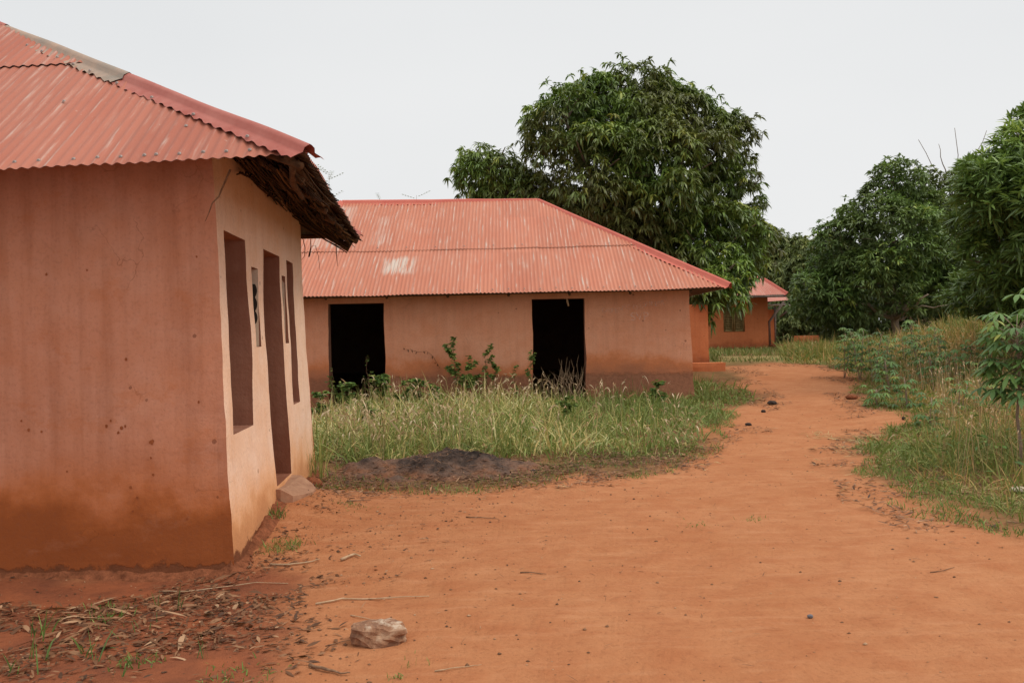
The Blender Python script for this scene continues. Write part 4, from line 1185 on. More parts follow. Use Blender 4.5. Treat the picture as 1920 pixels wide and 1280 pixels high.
tree('mango_tree', 'largest mango tree, rising above the middle house roof', b1, L1, 13500, 0.235, 0.058, M['mango'], 11, 0.38, (4.4, 29.0, 3.4), seed=2, droop=0.75, lumps=0.85, inner=0.24, clump=1.2)
# thin bare trailing twigs on its right side are part of the crown
YM = 36.0
L2_ = [lobe(1678, 352, 52, YM), lobe(1628, 405, 55, YM), lobe(1725, 400, 55, YM + 1), lobe(1575, 475, 58, YM), lobe(1670, 465, 85, YM - 1), lobe(1770, 500, 60, YM),
       lobe(1545, 555, 60, YM), lobe(1630, 550, 85, YM - 0.5), lobe(1740, 545, 80, YM + 0.5), lobe(1570, 600, 45, YM + 1), lobe(1640, 600, 60, YM + 4.5), lobe(1730, 605, 60, YM + 4.5), lobe(1780, 570, 50, YM + 2)]
bt_ = P(1684, 645, YM); b2 = (bt_.x, YM, float(Hbase(bt_.x, YM)))
fk = P(1676, 585, YM - 1.5)
M['bark_pale'] = simple_mat('pale_bark', (0.26, 0.19, 0.14), (0.42, 0.33, 0.25), 18, 0.9, 0.5, 0.02)
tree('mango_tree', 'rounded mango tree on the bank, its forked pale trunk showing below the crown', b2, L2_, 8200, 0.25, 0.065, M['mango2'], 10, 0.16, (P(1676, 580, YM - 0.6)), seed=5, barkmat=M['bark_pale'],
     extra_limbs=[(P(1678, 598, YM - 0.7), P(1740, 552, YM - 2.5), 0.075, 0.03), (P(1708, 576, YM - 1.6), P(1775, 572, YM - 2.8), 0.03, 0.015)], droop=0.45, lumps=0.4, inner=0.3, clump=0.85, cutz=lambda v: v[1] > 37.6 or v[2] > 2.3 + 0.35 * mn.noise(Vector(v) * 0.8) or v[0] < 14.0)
YR = 19.5
L3 = [lobe(2030, 300, 130, YR), lobe(1885, 365, 72, YR - 1), lobe(1945, 315, 85, YR - 0.5), lobe(1855, 420, 55, YR), lobe(1960, 420, 110, YR - 1.5), lobe(2120, 330, 160, YR), lobe(1890, 500, 85, YR), lobe(2000, 540, 100, YR), lobe(1900, 590, 60, YR + 2.5), lobe(2100, 520, 120, YR), lobe(1840, 330, 28, YR), lobe(1845, 550, 50, YR + 2)]
b3 = (13.6, 20.5, float(Hbase(13.6, 20.5)))
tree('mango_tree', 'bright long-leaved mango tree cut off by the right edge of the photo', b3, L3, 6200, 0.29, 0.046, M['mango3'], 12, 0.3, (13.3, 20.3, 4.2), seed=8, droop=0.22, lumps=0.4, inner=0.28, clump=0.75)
YO = 44.0
L4 = [lobe(1770, 385, 60, YO), lobe(1825, 370, 60, YO), lobe(1790, 460, 85, YO), lobe(1850, 480, 90, YO), lobe(1770, 560, 80, YO), lobe(1850, 570, 80, YO), lobe(1735, 350, 30, YO)]
b4 = (21.5, 45, float(Hbase(21.5, 45)))
tree('shade_tree', 'olive-green fine-leaved tree behind the two right mango trees', b4, L4, 6500, 0.16, 0.07, M['olive_leaf'], 10, 0.2, (21.3, 44.6, 5.0), seed=11, droop=0.3, lumps=0.45, inner=0.3,
     extra_limbs=[(P(1790, 380, YO), P(1722, 262, YO), 0.025, 0.012), (P(1800, 360, YO), P(1790, 240, YO), 0.025, 0.012), (P(1760, 350, YO), P(1712, 305, YO), 0.03, 0.01), (P(1810, 350, YO), P(1850, 245, YO), 0.025, 0.012), (P(1775, 330, YO), P(1760, 270, YO), 0.03, 0.01)])
YB = 58.0
L5 = [lobe(1452, 462, 34, YB), lobe(1440, 510, 45, YB), lobe(1480, 490, 45, YB), lobe(1465, 560, 50, YB), lobe(1425, 480, 25, YB)]
tree('background_tree', 'distant dark tree just right of the largest mango tree', (17.2, 58.5, float(Hbase(17.2, 58.5))), L5, 2600, 0.34, 0.11, M['far_leaf'], 9, 0.2, seed=13, group='trees beyond the far houses')
YB2 = 50.0
L6 = [lobe(1540, 480, 45, YB2), lobe(1515, 530, 55, YB2), lobe(1570, 540, 60, YB2), lobe(1500, 590, 50, YB2), lobe(1550, 610, 60, YB2)]
tree('background_tree', 'pale green tree between the far houses and the rounded mango tree', (17.0, 50.5, float(Hbase(17.0, 50.5))), L6, 3300, 0.30, 0.10, M['far_leaf'], 9, 0.2, seed=17, group='trees beyond the far houses')
L7 = [lobe(1370, 560, 70, 66), lobe(1300, 540, 80, 66), lobe(1420, 580, 50, 66)]
tree('background_tree', 'distant tree whose crown shows beneath the largest mango tree', (15.0, 66, float(Hbase(15.0, 66))), L7, 900, 0.4, 0.14, M['far_leaf'], 8, 0.2, seed=19, group='trees beyond the far houses')
L8 = [lobe(1650, 560, 110, 62), lobe(1750, 540, 110, 62), lobe(1850, 540, 120, 62), lobe(1600, 600, 70, 62)]
tree('background_tree', 'broad distant tree filling the gap behind the rounded mango tree', (28.0, 62, float(Hbase(28, 62))), L8, 1800, 0.4, 0.15, M['far_leaf'], 8, 0.2, seed=23, group='trees beyond the far houses')
L9 = [lobe(1478, 620, 26, 48.5), lobe(1500, 605, 28, 49), lobe(1470, 590, 20, 50), lobe(1520, 625, 22, 49)]
tree('bush', 'dark leafy bush beside the far houses, behind the low wall', (14.9, 49.5, float(Hbase(14.9, 49.5))), L9, 700, 0.24, 0.09, M['far_leaf'], 8, 0.06, seed=29, cat='bush')
for i, (px_, py_, Y_, r_, lab) in enumerate(((2150, 520, 55, 220, 'big distant tree beyond the right edge of the field'), (300, 560, 48, 120, 'tree hidden behind the two left houses'))):
    c_ = P(px_, py_, Y_)
    tree('background_tree', lab, (c_.x, Y_, float(Hbase(c_.x, Y_))), [lobe(px_, py_, r_ * 0.7, Y_), lobe(px_ - r_ * 0.5, py_ + 20, r_ * 0.6, Y_), lobe(px_ + r_ * 0.5, py_ + 25, r_ * 0.6, Y_)], 900, 0.4, 0.15, M['far_leaf'], 8, 0.25, seed=40 + i)
# feathery sapling tips seen over the roofs
def sapling(px0, py0, px1, py1, Y, n, label, width):
    top = P(px1, py1, Y); b = (P(px0, py0, Y).x, Y, float(Hbase(P(px0, py0, Y).x, Y)))
    root = tag(empty('sapling', b), label, 'sapling')
    B = Vector(b); a = Acc()
    pts = [p - B for p in wander(B, top, 9, 0.06)]
    tube(a, pts, list(np.linspace(0.03, 0.004, 9)), 5); a.build('stem', M['bark'], root)
    la = Acc()
    tt = 1 - rng.random(n) ** 1.5 * 0.45
    base = np.array([np.array(pts[min(7, int(t * 8))].lerp(pts[min(8, int(t * 8) + 1)], t * 8 - int(t * 8))) for t in np.minimum(tt, 0.999)])
    az = rng.random(n) * 6.28
    d = np.stack([np.cos(az), np.sin(az), rng.uniform(0.1, 0.9, n)], 1)
    # little fronds carrying pairs of leaflets
    dn_ = d / np.linalg.norm(d, axis=1, keepdims=True)
    ribbons(base, dn_, np.full(n, 0.5 * width), np.full(n, 0.012), np.full(n, 0.1), [1, 1, 0.8, 0.5], 3, None, None, la)
    d = dn_
    for k in range(5):
        o_ = base + d * (0.08 + 0.09 * k) * width
        for sgn in (-1, 1):
            sd_ = np.cross(d, [0, 0, 1.0]); sd_ /= np.linalg.norm(sd_, axis=1, keepdims=True) + 1e-6
            ribbons(o_, sd_ * sgn + d * 0.5, np.full(n, 0.10 * width), np.full(n, 0.045 * width), np.full(n, 0.15), [0.2, 1, 0.8, 0.1], 3, None, None, la)
    la.build('leaves', M['olive_leaf'], root, smooth=False)
    return root
sapling(618, 600, 617, 325, 27.5, 26, 'feathery sapling tip showing above the thatched eave of the near house', 1.0)
sapling(714, 600, 712, 374, 27.5, 10, 'thin sapling tip just showing above the left end of the middle house ridge', 0.8)
sapling(780, 600, 781, 366, 27.8, 12, 'thin sapling tip above the ridge near the middle of the middle house roof', 1.0)

# ------------------------------------------------------------------ cassava
def palmate(acc, pos, d, size, n_l=7, rnd=0.5, droop=0.5):
    """one palmate leaf: lobes fanning from the stalk end"""
    ang = np.linspace(-2.1, 2.1, n_l)
    d = np.array(d, float); dh = d.copy(); dh[2] = 0; dh /= np.linalg.norm(dh) + 1e-6
    sdv_ = np.array([-dh[1], dh[0], 0])
    up = np.array([0, 0, 1.0])
    tilt = rng.uniform(-0.35, 0.25)
    D = np.array([dh * math.cos(a) + sdv_ * math.sin(a) + up * tilt * math.cos(a) for a in ang])
    ribbons(np.repeat([pos], n_l, 0), D, size * (0.62 + 0.38 * np.cos(ang * 0.55)), np.full(n_l, size * 0.26), np.full(n_l, droop) * rng.uniform(0.7, 1.2, n_l), [0.15, 0.75, 1.0, 0.06], 3, np.clip(rnd + rng.normal(0, 0.05, n_l), 0, 1), None, acc)
def cassava(base, h, n_leaves, size, label, group, r=0.012, lean=(0, 0), low=0.4, nst=1):
    root = tag(empty('cassava_plant', base), label, 'cassava plant', group)
    st_ = Acc(); lf = Acc(); pe = Acc()
    for s_ in range(nst):
        a0 = random.uniform(0, 6.28)
        top = Vector((lean[0] + 0.16 * h * math.cos(a0) * (nst > 1), lean[1] + 0.16 * h * math.sin(a0) * (nst > 1), h * random.uniform(0.85, 1)))
        pts = wander((0, 0, -0.05), top, 6, 0.02 * h)
        tube(st_, pts, list(np.linspace(r * 1.2, r * 0.6, 6)), 6)
        for k in range(n_leaves // nst):
            t = low + (1 - low) * (k + random.random()) / (n_leaves // nst)
            i = min(4, int(t * 5)); q = pts[i].lerp(pts[i + 1], t * 5 - i)
            az = k * 2.4 + random.uniform(-0.4, 0.4); el = 0.55 - 0.9 * (1 - t) + random.uniform(-0.15, 0.2)
            d = Vector((math.cos(az) * math.cos(el), math.sin(az) * math.cos(el), math.sin(el)))
            e_ = q + d * size * (random.uniform(0.6, 1.6) if n_leaves < 60 else random.uniform(0.7, 2.2))
            tube(st_, [q, q.lerp(e_, 0.5) + Vector((0, 0, 0.02)), e_], 0.0035 if r > 0.01 else 0.0025, 4, cap=False)
            palmate(lf, np.array(e_), np.array(d), size * random.uniform(0.8, 1.15), 7, np.clip(0.35 + 0.35 * t + random.gauss(0, 0.14), 0, 1), 0.55)
    st_.build('stem', M['cassava_bark'], root); lf.build('leaves', M['cassava'], root, smooth=False)
    return root
gx_, gy_ = G(1913, 880)
cassava((gx_, gy_, H(gx_, gy_)), 1.76, 105, 0.18, 'tall cassava plant with a bare pale stem at the right edge of the photo', None, 0.017, (-0.02, 0), 0.52)
gx2, gy2 = G(1990, 850)
cassava((gx2, gy2, H(gx2, gy2)), 1.9, 50, 0.23, 'cassava plant behind the tall one, past the right edge', None, 0.017, (-0.1, 0), 0.4)
CG = 'cassava plants growing in the field on the right'
csp = [  # pixel of foot, height px, label
    (1583, 708, 84, 'leftmost cassava plant of the field, slim with a flat top, before the dark mango'),
    (1612, 712, 96, 'second cassava plant from the path, with spreading blue-green leaves'),
    (1637, 716, 90, 'third cassava plant from the path, leafy down to its middle'),
    (1655, 702, 70, 'cassava plant directly below the pale mango trunk on its left'),
    (1698, 690, 58, 'cassava plant in front of the foot of the pale mango trunk'),
    (1712, 672, 72, 'yellow-green cassava plant just right of the pale mango trunk'),
    (1670, 742, 70, 'low cassava plant in the middle of the field edge grass'),
    (1725, 718, 78, 'cassava plant right of centre in the field, dense and rounded'),
    (1752, 735, 74, 'dark cassava plant low in the field right of the rounded one'),
    (1768, 700, 66, 'cassava plant at the back of the field below the dark crown gap'),
    (1790, 725, 72, 'cassava plant with dark hanging leaves near the field centre right'),
    (1812, 705, 60, 'small cassava plant at the back right of the field'),
    (1835, 740, 62, 'pale cassava plant left of the tall one at the photo edge'),
    (1645, 760, 32, 'low bluish weed clump beside the path at the field corner'),
    (1742, 800, 58, 'short bushy cassava beside the fallen white stick'),
    (1800, 775, 60, 'star-leaved pale cassava in the dry grass'),
    (1860, 700, 74, 'cassava plant behind the tall edge plant, to its left'),
    (1702, 765, 60, 'cassava plant halfway between the path corner and the white stick'),
    (1724, 668, 46, 'cassava at the back of the field, right of the yellow-green one'),
    (1748, 664, 52, 'small back-row cassava left of the dry grass crest'),
    (1605, 690, 70, 'back cassava plant beside the far end of the path'),
    (1870, 780, 62, 'low cassava plant at the foot of the tall edge plant')]
for (px_, py_, hp, lab) in csp:
    gx_, gy_ = G(px_, py_)
    h_ = hp * gy_ / FPX
    cassava((gx_, gy_, H(gx_, gy_)), h_, 26 if h_ > 0.7 else 20, 0.12 + 0.04 * min(1, h_ / 1.2), lab, CG, 0.010, (random.uniform(-0.1, 0.1), 0), 0.25 if hp > 65 else 0.1, nst=2)

# ------------------------------------------------------------------ weeds against the middle house
def erect_weed(px, py_base, py_top, Y, n, lab, lean=0.0, lsize=0.07, dens=1.0, mat='weed', branches=5, w=1.0):
    b = P(px, py_base, Y); top = P(px, py_top, Y); z0 = float(Hbase(b.x, Y))
    root = tag(empty('wall_weed', (b.x, Y, z0)), lab, 'weed', 'weeds growing against the middle house')
    st_ = Acc(); lf = Acc()
    hgt = top.z - z0
    main = wander((0, 0, 0), (lean, 0, hgt), 8, 0.03)
    tube(st_, main, list(np.linspace(0.008, 0.002, 8)), 5)
    stems = [main]
    for k in range(branches):
        i = random.randint(2, 6); q = main[i]; a_ = random.uniform(0, 6.28)
        e_ = q + Vector((math.cos(a_) * 0.28 * w, math.sin(a_) * 0.15, 0.25 + random.random() * 0.2)) * hgt * 0.55
        br = wander(q, e_, 5, 0.02); tube(st_, br, list(np.linspace(0.004, 0.0015, 5)), 4, cap=False); stems.append(br)
    bs_ = []
    for s_ in stems:
        for _ in range(int(n * dens / len(stems))):
            t = 0.2 + 0.8 * random.random(); i = min(len(s_) - 2, int(t * (len(s_) - 1)))
            bs_.append(tuple(s_[i].lerp(s_[i + 1], t * (len(s_) - 1) - i)))
    bs_ = np.array(bs_); K_ = len(bs_)
    az = rng.random(K_) * 6.28
    d = np.stack([np.cos(az), np.sin(az), rng.uniform(-0.2, 0.7, K_)], 1)
    ribbons(bs_, d, rng.uniform(0.6, 1.2, K_) * lsize, rng.uniform(0.8, 1.2, K_) * lsize * 0.5, np.full(K_, 0.25), [0.2, 1, 0.85, 0.1], 3, None, rng.normal(0, 0.6, K_), lf)
    st_.build('stem', M['twig'], root); lf.build('leaves', M[mat], root, smooth=False)
    return root
erect_weed(860, 742, 636, 17.45, 420, 'tallest leafy weed against the middle house wall, left of its centre', -0.12, 0.08, branches=6)
erect_weed(880, 745, 668, 17.4, 520, 'bushy dark green weed at the foot of the tallest wall weed', 0.0, 0.09, branches=9, w=1.3)
erect_weed(903, 745, 655, 17.45, 280, 'slim weed leaning right of the bushy wall weed', 0.10, 0.075)
erect_weed(928, 742, 685, 17.45, 230, 'thin feathery weed on the wall midway to the right doorway', 0.02, 0.07)
erect_weed(967, 742, 690, 17.45, 90, 'small faint weed left of the right doorway weed', 0.0, 0.07)
erect_weed(993, 742, 665, 17.45, 200, 'narrow upright weed at the left jamb of the right doorway', 0.03, 0.065, w=0.5)
erect_weed(625, 765, 690, 17.5, 90, 'dark weed rising in the left side of the left doorway', 0.0, 0.07)
erect_weed(693, 765, 668, 17.6, 60, 'thin dry weed rising in the right side of the left doorway', -0.05, 0.05)
erect_weed(720, 768, 705, 16.8, 420, 'broad light green weed bush before the wall beside the left doorway', 0.0, 0.10, branches=12, w=1.8)
erect_weed(785, 768, 712, 16.9, 380, 'light green leafy bush between the left doorway and the tall wall weeds', 0.0, 0.10, branches=12, w=1.8)
erect_weed(600, 790, 738, 15.6, 380, 'light green leafy weed in the grass beside the near house corner', 0.0, 0.10, branches=10, w=1.8)
for (px_, pb_, pt_, Y_, lab) in ((650, 775, 722, 16.2, 'green leafy weed clump before the left doorway, in the grass'), (755, 765, 715, 16.4, 'light green weed clump between the two leafy bushes at the left of the wall'),
        (820, 762, 722, 16.6, 'leafy clump under the dry vine on the wall'), (690, 800, 752, 14.6, 'leafy weed clump in the middle of the tall grass, left part'), (1060, 790, 745, 14.8, 'green weed clump in the grass before the right doorway'),
        (1235, 765, 718, 16.3, 'rusty green weed clump before the right part of the wall')):
    erect_weed(px_, pb_, pt_, Y_, 320, lab, 0.0, 0.085, branches=11, w=1.8)
# dry vine on the wall
a = Acc(); vp = [P(825, 690, 17.75), P(812, 668, 17.75), P(800, 658, 17.75), P(783, 660, 17.74), P(770, 655, 17.74), P(756, 655, 17.74)]
tube(a, vp, [0.005, 0.005, 0.004, 0.004, 0.003, 0.002], 4)
vb = np.array([tuple(vp[i].lerp(vp[i + 1], t)) for i in range(5) for t in (0.1, 0.35, 0.6, 0.85)])
ribbons(vb, rng.normal(size=(20, 3)) * [1, 0.3, 1], np.full(20, 0.05), np.full(20, 0.03), np.full(20, 0.3), [0.2, 1, 0.8, 0.1], 3, rng.random(20) * 0.5, None, a)
tag(a.build('dry_vine', M['dead'], smooth=False), 'thin dry vine curling across the middle house wall', 'vine')
# dead branches in the right doorway
root = tag(empty('dead_branches', (1.1, 17.7, 0.3)), 'bare dead branches piled inside the right doorway', 'branches')
a = Acc(); rs = random.Random(3)
for k in range(34):
    x0 = rs.uniform(0.75, 1.35); s_ = Vector((x0 - 1.1, rs.uniform(-0.1, 0.25), 0.0)); an = rs.uniform(0.4, 2.6); ln = rs.uniform(0.5, 1.05)
    e_ = s_ + Vector((math.cos(an) * ln * 0.55, rs.uniform(-0.15, 0.2), abs(math.sin(an)) * ln * 0.85))
    w_ = wander(s_, e_, 5, 0.05); tube(a, w_, list(np.linspace(0.007, 0.002, 5)), 4, cap=False)
    q = w_[2]; tube(a, wander(q, q + Vector((rs.uniform(-0.3, 0.3), rs.uniform(-0.1, 0.1), rs.uniform(0.05, 0.3))), 4, 0.03), [0.004, 0.003, 0.002, 0.001], 4, cap=False)
a.build('twigs', M['twig_pale'], root)

# ------------------------------------------------------------------ grass (stuff)
def scatter(n, x0, x1, y0, y1, keep):
    x = rng.uniform(x0, x1, n); y = rng.uniform(y0, y1, n)
    k = keep(x, y); return x[k], y[k]
def blades(acc, x, y, h, w, lean, droop, rnd, nseg=4):
    N = len(x); az = rng.random(N) * 6.28
    z = Hn(x, y) - 0.01
    base = np.stack([x, y, z], 1)
    d = np.stack([np.cos(az) * lean, np.sin(az) * lean, np.ones(N)], 1)
    # side vector needs a horizontal part: handled by ribbons' fallback
    ribbons(base, d, h, w, droop, [0.8, 1, 0.8, 0.5, 0.05] if nseg == 4 else [0.9, 1, 0.6, 0.05], nseg, rnd, rng.normal(0, 0.7, N), acc)
def in_house(x, y):
    return ((x > -6.4) & (x < 3.66) & (y > 17.75) & (y < 24.8)) | ((x < -2.2) & (y > 6.2) & (y < 10.7)) | ((x > 3.5) & (x < 5.7) & (y > 24.1) & (y < 27)) | ((x > 4.9) & (x < 11.5) & (y > 39.8) & (y < 44)) | ((x < -2.2 + 0.0) & (y < 11.6) & (y > 6))
def sdn(x, y): return poly_sd(x, y, BARE) + (fbm(x * 1.3, y * 1.3, 4, 21) - 0.5) * 0.9
mound_c = P(820, 880, 10.6)
def mound_d(x, y): return ((x - mound_c.x) / 1.35) ** 2 + ((y - 10.75) / 0.62) ** 2

def gkeep(x, y):
    s_ = sdn(x, y)
    edge = poly_sd(x, y, BARE)
    k = (s_ > 0.25) & ~in_house(x, y) & (y < 30) & (x < 7.5) & ~((x > 3.5) & (y > 20.6))
    # ash and rubbish strip in front stays open
    strip = sstep(11.25, 12.1, y + 0.5 * (fbm(x * 0.9, y * 0.9, 3, 8) - 0.5) + 0.10 * np.abs(x - 0.5))
    left = (x < 2.4)
    k &= ~(left & (rng.random(len(x)) > strip))
    k &= rng.random(len(x)) < 0.35 + 0.9 * fbm(x * 1.1, y * 1.1, 3, 14)
    return k
acc = Acc()
x, y = scatter(46000, -3.2, 6.2, 10.2, 25, lambda x, y: gkeep(x, y) & (rng.random(len(x)) < np.clip(1.25 - (y - 11) / 22, 0.35, 1)))
N = len(x)
edge = np.clip(sdn(x, y) / 1.6, 0.25, 1)
big = fbm(x * 0.5, y * 0.5, 3, 40)
hh = (0.34 + 0.30 * rng.random(N)) * edge * (0.75 + 0.5 * big)
hh *= np.where(x > 2.6, 0.8, 1.0) * (0.45 + 1.15 * fbm(x * 1.6, y * 1.6, 3, 41))
rn = np.clip(rng.beta(1.5, 1.5, N) * 0.9 + (big - 0.5) * 0.9 + (fbm(x * 2.4, y * 2.4, 2, 43) - 0.5) * 0.6 + 0.04, 0, 1)
rn = np.where(x > 2.4, rn * 0.75, rn)
hh *= 1.12
blades(acc, x, y, hh, rng.uniform(0.007, 0.021, N), rng.uniform(0.05, 1.3, N), rng.uniform(0.1, 1.0, N), rn)
# broad fresh blades
x, y = scatter(9000, -3.2, 6.2, 10.6, 24, gkeep)
N = len(x); blades(acc, x, y, rng.uniform(0.25, 0.5, N), rng.uniform(0.014, 0.028, N), rng.uniform(0.15, 1.1, N), rng.uniform(0.2, 0.9, N), rng.random(N) * 0.4)
tag(acc.build('tall_grass', M['grass_l'], smooth=False), 'tall mixed green and straw grass in front of the middle house', 'grass', kind='stuff')
def rkeep(x, y):
    return (sdn(x, y) > 0.12) & (x > 2.5) & ~in_house(x, y) & (x < y * 0.66 + 1.5) & (rng.random(len(x)) < np.clip(1.15 - (y - 9) / 45, 0.3, 1)) & (rng.random(len(x)) < 0.3 + 0.95 * fbm(x * 0.7, y * 0.7, 3, 61)) & (x > 0.30 * y)
# seed heads: thin stalk + arching pale plume
x, y = scatter(3600, -2.9, 4.9, 11.3, 18.5, lambda x, y: gkeep(x, y) & (rng.random(len(x)) < np.clip(3.2 * (fbm(x * 0.8, y * 0.8, 2, 77) - 0.36), 0.05, 1)) & (rng.random(len(x)) < 1.25 - sstep(14, 17.5, y)) & ((x < 2.8) | (rng.random(len(x)) < 0.25)))
N = len(x); az = rng.random(N) * 6.28; z = Hn(x, y)
hs_ = rng.uniform(0.34, 0.66, N) * np.clip(sdn(x, y) / 1.4, 0.5, 1)
ln_ = rng.uniform(0.05, 0.4, N)
d = np.stack([np.cos(az) * ln_, np.sin(az) * ln_, np.ones(N)], 1); d /= np.linalg.norm(d, axis=1, keepdims=True)
base = np.stack([x, y, z], 1)
acc = Acc()
ribbons(base, d, hs_, np.full(N, 0.004), np.full(N, 0.05), [1, 1], 1, rng.random(N) * 0.5, None, acc)
tip = base + d * hs_[:, None]; tip[:, 2] -= 0.05 * hs_
d2 = d + np.stack([np.cos(az), np.sin(az), np.zeros(N)], 1) * 0.5
for rr in (0.0, 1.57):
    ribbons(tip, d2, rng.uniform(0.08, 0.20, N), rng.uniform(0.011, 0.023, N), rng.uniform(0.2, 1.4, N), [0.5, 1, 1, 0.8, 0.2], 4, np.clip(rng.random(N), 0, 1), np.full(N, rr), acc)
xr_, yr_ = scatter(9000, 4.5, 16, 9, 26, lambda x, y: rkeep(x, y) & (sdn(x, y) > 0.9) & (rng.random(len(x)) < 0.15 + 0.9 * fbm(x * 0.7, y * 0.7, 2, 78)))
N = len(xr_); azr = rng.random(N) * 6.28; hr_ = rng.uniform(0.4, 0.8, N)
dr_ = np.stack([np.cos(azr) * 0.2, np.sin(azr) * 0.2, np.ones(N)], 1); dr_ /= np.linalg.norm(dr_, axis=1, keepdims=True)
br_ = np.stack([xr_, yr_, Hn(xr_, yr_)], 1)
ribbons(br_, dr_, hr_, np.full(N, 0.005), np.full(N, 0.05), [1, 1], 1, rng.random(N) * 0.3, None, acc)
ribbons(br_ + dr_ * hr_[:, None] * 0.97, dr_ + np.stack([np.cos(azr), np.sin(azr), np.zeros(N)], 1) * 0.4, rng.uniform(0.05, 0.14, N), rng.uniform(0.008, 0.016, N), rng.uniform(0.2, 1.2, N), [0.5, 1, 1, 0.8, 0.2], 4, rng.random(N) * 0.6, None, acc)
tag(acc.build('grass_seed_heads', M['grass_seed'], smooth=False), 'pale arching seed heads standing above the tall grass', 'grass', kind='stuff')

# right-hand field
acc = Acc()
x, y = scatter(140000, 4.0, 22, 7.0, 36, rkeep)
N = len(x)
sd_ = np.clip((sdn(x, y) - 0.15) / 2.0, 0.0, 1)
hh = (0.10 + 0.62 * sd_ * rng.uniform(0.5, 1.25, N)) * (0.7 + 0.6 * fbm(x * 0.6, y * 0.6, 3, 62))
rn = np.clip(rng.beta(1.6, 1.7, N) * 0.95 + (fbm(x * 0.45, y * 0.45, 3, 63) - 0.5) * 0.9, 0, 1)
rn = np.where(hh < 0.22, rn * 0.6, rn)
blades(acc, x, y, hh, rng.uniform(0.007, 0.018, N) * np.clip(y / 14, 0.8, 1.8), rng.uniform(0.05, 1.2, N), rng.uniform(0.05, 0.9, N), rn, 3)
tag(acc.build('field_grass', M['grass_r'], smooth=False), 'green and rusty dry grass covering the field bank on the right', 'grass', kind='stuff')
acc = Acc()
x, y = scatter(9000, 4.5, 18, 8.5, 30, lambda x, y: rkeep(x, y) & (sdn(x, y) > 0.8))
N = len(x); az = rng.random(N) * 6.28
base = np.stack([x, y, Hn(x, y) + rng.uniform(0.05, 0.5, N)], 1)
d = np.stack([np.cos(az), np.sin(az), rng.uniform(-0.2, 0.8, N)], 1)
ribbons(base, d, rng.uniform(0.05, 0.13, N), rng.uniform(0.015, 0.04, N), np.full(N, 0.3), [0.2, 1, 0.9, 0.1], 3, None, rng.normal(0, 0.7, N), acc)
tag(acc.build('leafy_weeds', M['weed'], smooth=False), 'broad-leaved weeds mixed through the grass of the field bank', 'weeds', kind='stuff')

# short green grass at the edge of the right verge and among the rubbish strip
acc = Acc()
def lowk(x, y):
    s_ = sdn(x, y)
    right = (x > 3.0) & (0.55 * s_ + 0.45 * poly_sd(x, y, BARE) > 0.02) & (s_ < 1.8) & (y < 19)
    leftp = (x < 3.5) & (s_ > -0.1) & (s_ < 1.5) & (y < 12.6) & (rng.random(len(x)) < 0.45)
    pat = fbm(x * 1.5, y * 1.5, 3, 71)
    return (right | leftp) & ~in_house(x, y) & (pat > 0.42 + 0.06 * rng.random(len(x)) - 0.1 * sstep(0.2, 1.0, s_))
x, y = scatter(120000, -2.6, 10, 6.8, 16, lowk)
N = len(x); blades(acc, x, y, rng.uniform(0.04, 0.13, N), rng.uniform(0.004, 0.009, N), rng.uniform(0.2, 1.1, N), rng.uniform(0.1, 0.5, N), rng.beta(1.5, 2, N), 3)
tag(acc.build('verge_grass', M['grass_low'], smooth=False), 'short green grass creeping along the edges of the bare earth', 'grass', kind='stuff')
# far lawn
acc = Acc()
x, y = scatter(50000, 3, 26, 25.2, 60, lambda x, y: (poly_sd(x, y, BARE) > 0.2) & (poly_sd(x, y, STRAWP) > -0.3) & ~in_house(x, y) & (rng.random(len(x)) < 0.9 * (1 - (y - 25) / 45)))
N = len(x); blades(acc, x, y, rng.uniform(0.08, 0.32, N), rng.uniform(0.015, 0.035, N), rng.uniform(0.1, 0.8, N), rng.uniform(0.1, 0.4, N), rng.random(N), 3)
tag(acc.build('far_grass', M['grass_far'], smooth=False), 'low green grass around the far houses', 'grass', kind='stuff')
acc = Acc()
x, y = scatter(26000, 3, 24, 24, 42, lambda x, y: (poly_sd(x, y, STRAWP) < 0.3))
N = len(x); blades(acc, x, y, rng.uniform(0.03, 0.09, N), rng.uniform(0.015, 0.03, N), rng.uniform(0.5, 2.0, N), rng.uniform(0.1, 0.4, N), rng.random(N), 3)
tag(acc.build('dry_grass', M['straw'], smooth=False), 'strip of dry straw-coloured grass across the end of the path', 'grass', kind='stuff')

# ------------------------------------------------------------------ litter (stuff)
def flat_leaves(acc, x, y, L, W, lift=0.012, curl=0.35, rnd=None):
    N = len(x); az = rng.normal(0, 1.4, N) + np.pi * (rng.random(N) < 0.5)
    base = np.stack([x, y, Hn(x, y) + lift * rng.uniform(0.3, 1.6, N)], 1)
    tilt = rng.normal(0, 0.14, N)
    d = np.stack([np.cos(az), np.sin(az), tilt + 0.12], 1)
    ribbons(base, d, L, W, curl * rng.uniform(0, 1, N), [0.12, 0.85, 1, 0.6, 0.06], 4, rnd, rng.normal(0, 0.35, N), acc)
acc = Acc()
def litk(x, y):
    k = 0.02 + sstep(-0.55, -2.1, x) * sstep(6.5, 6.0, y) * sstep(3.9, 4.6, y) + np.exp(-((x + 1.72 + 0.05 * (y - 6)) / 0.26) ** 2) * 0.75 * sstep(10.5, 6.5, y)
    return (rng.random(len(x)) < k * sstep(0.42, 0.58, fbm(x * 1.8, y * 1.8, 4, 90))) & ~((x < -2.0) & (y > 6.42))
x, y = scatter(26000, -4.2, -0.3, 3.9, 9.5, litk); N = len(x)
flat_leaves(acc, x, y, 0.012 + 0.09 * rng.random(N) ** 2.2, rng.uniform(0.005, 0.022, N), 0.012, 0.35, rng.beta(1.2, 1.6, N))
x, y = scatter(330, -3.9, -1.6, 4.6, 6.2, litk); N = len(x)
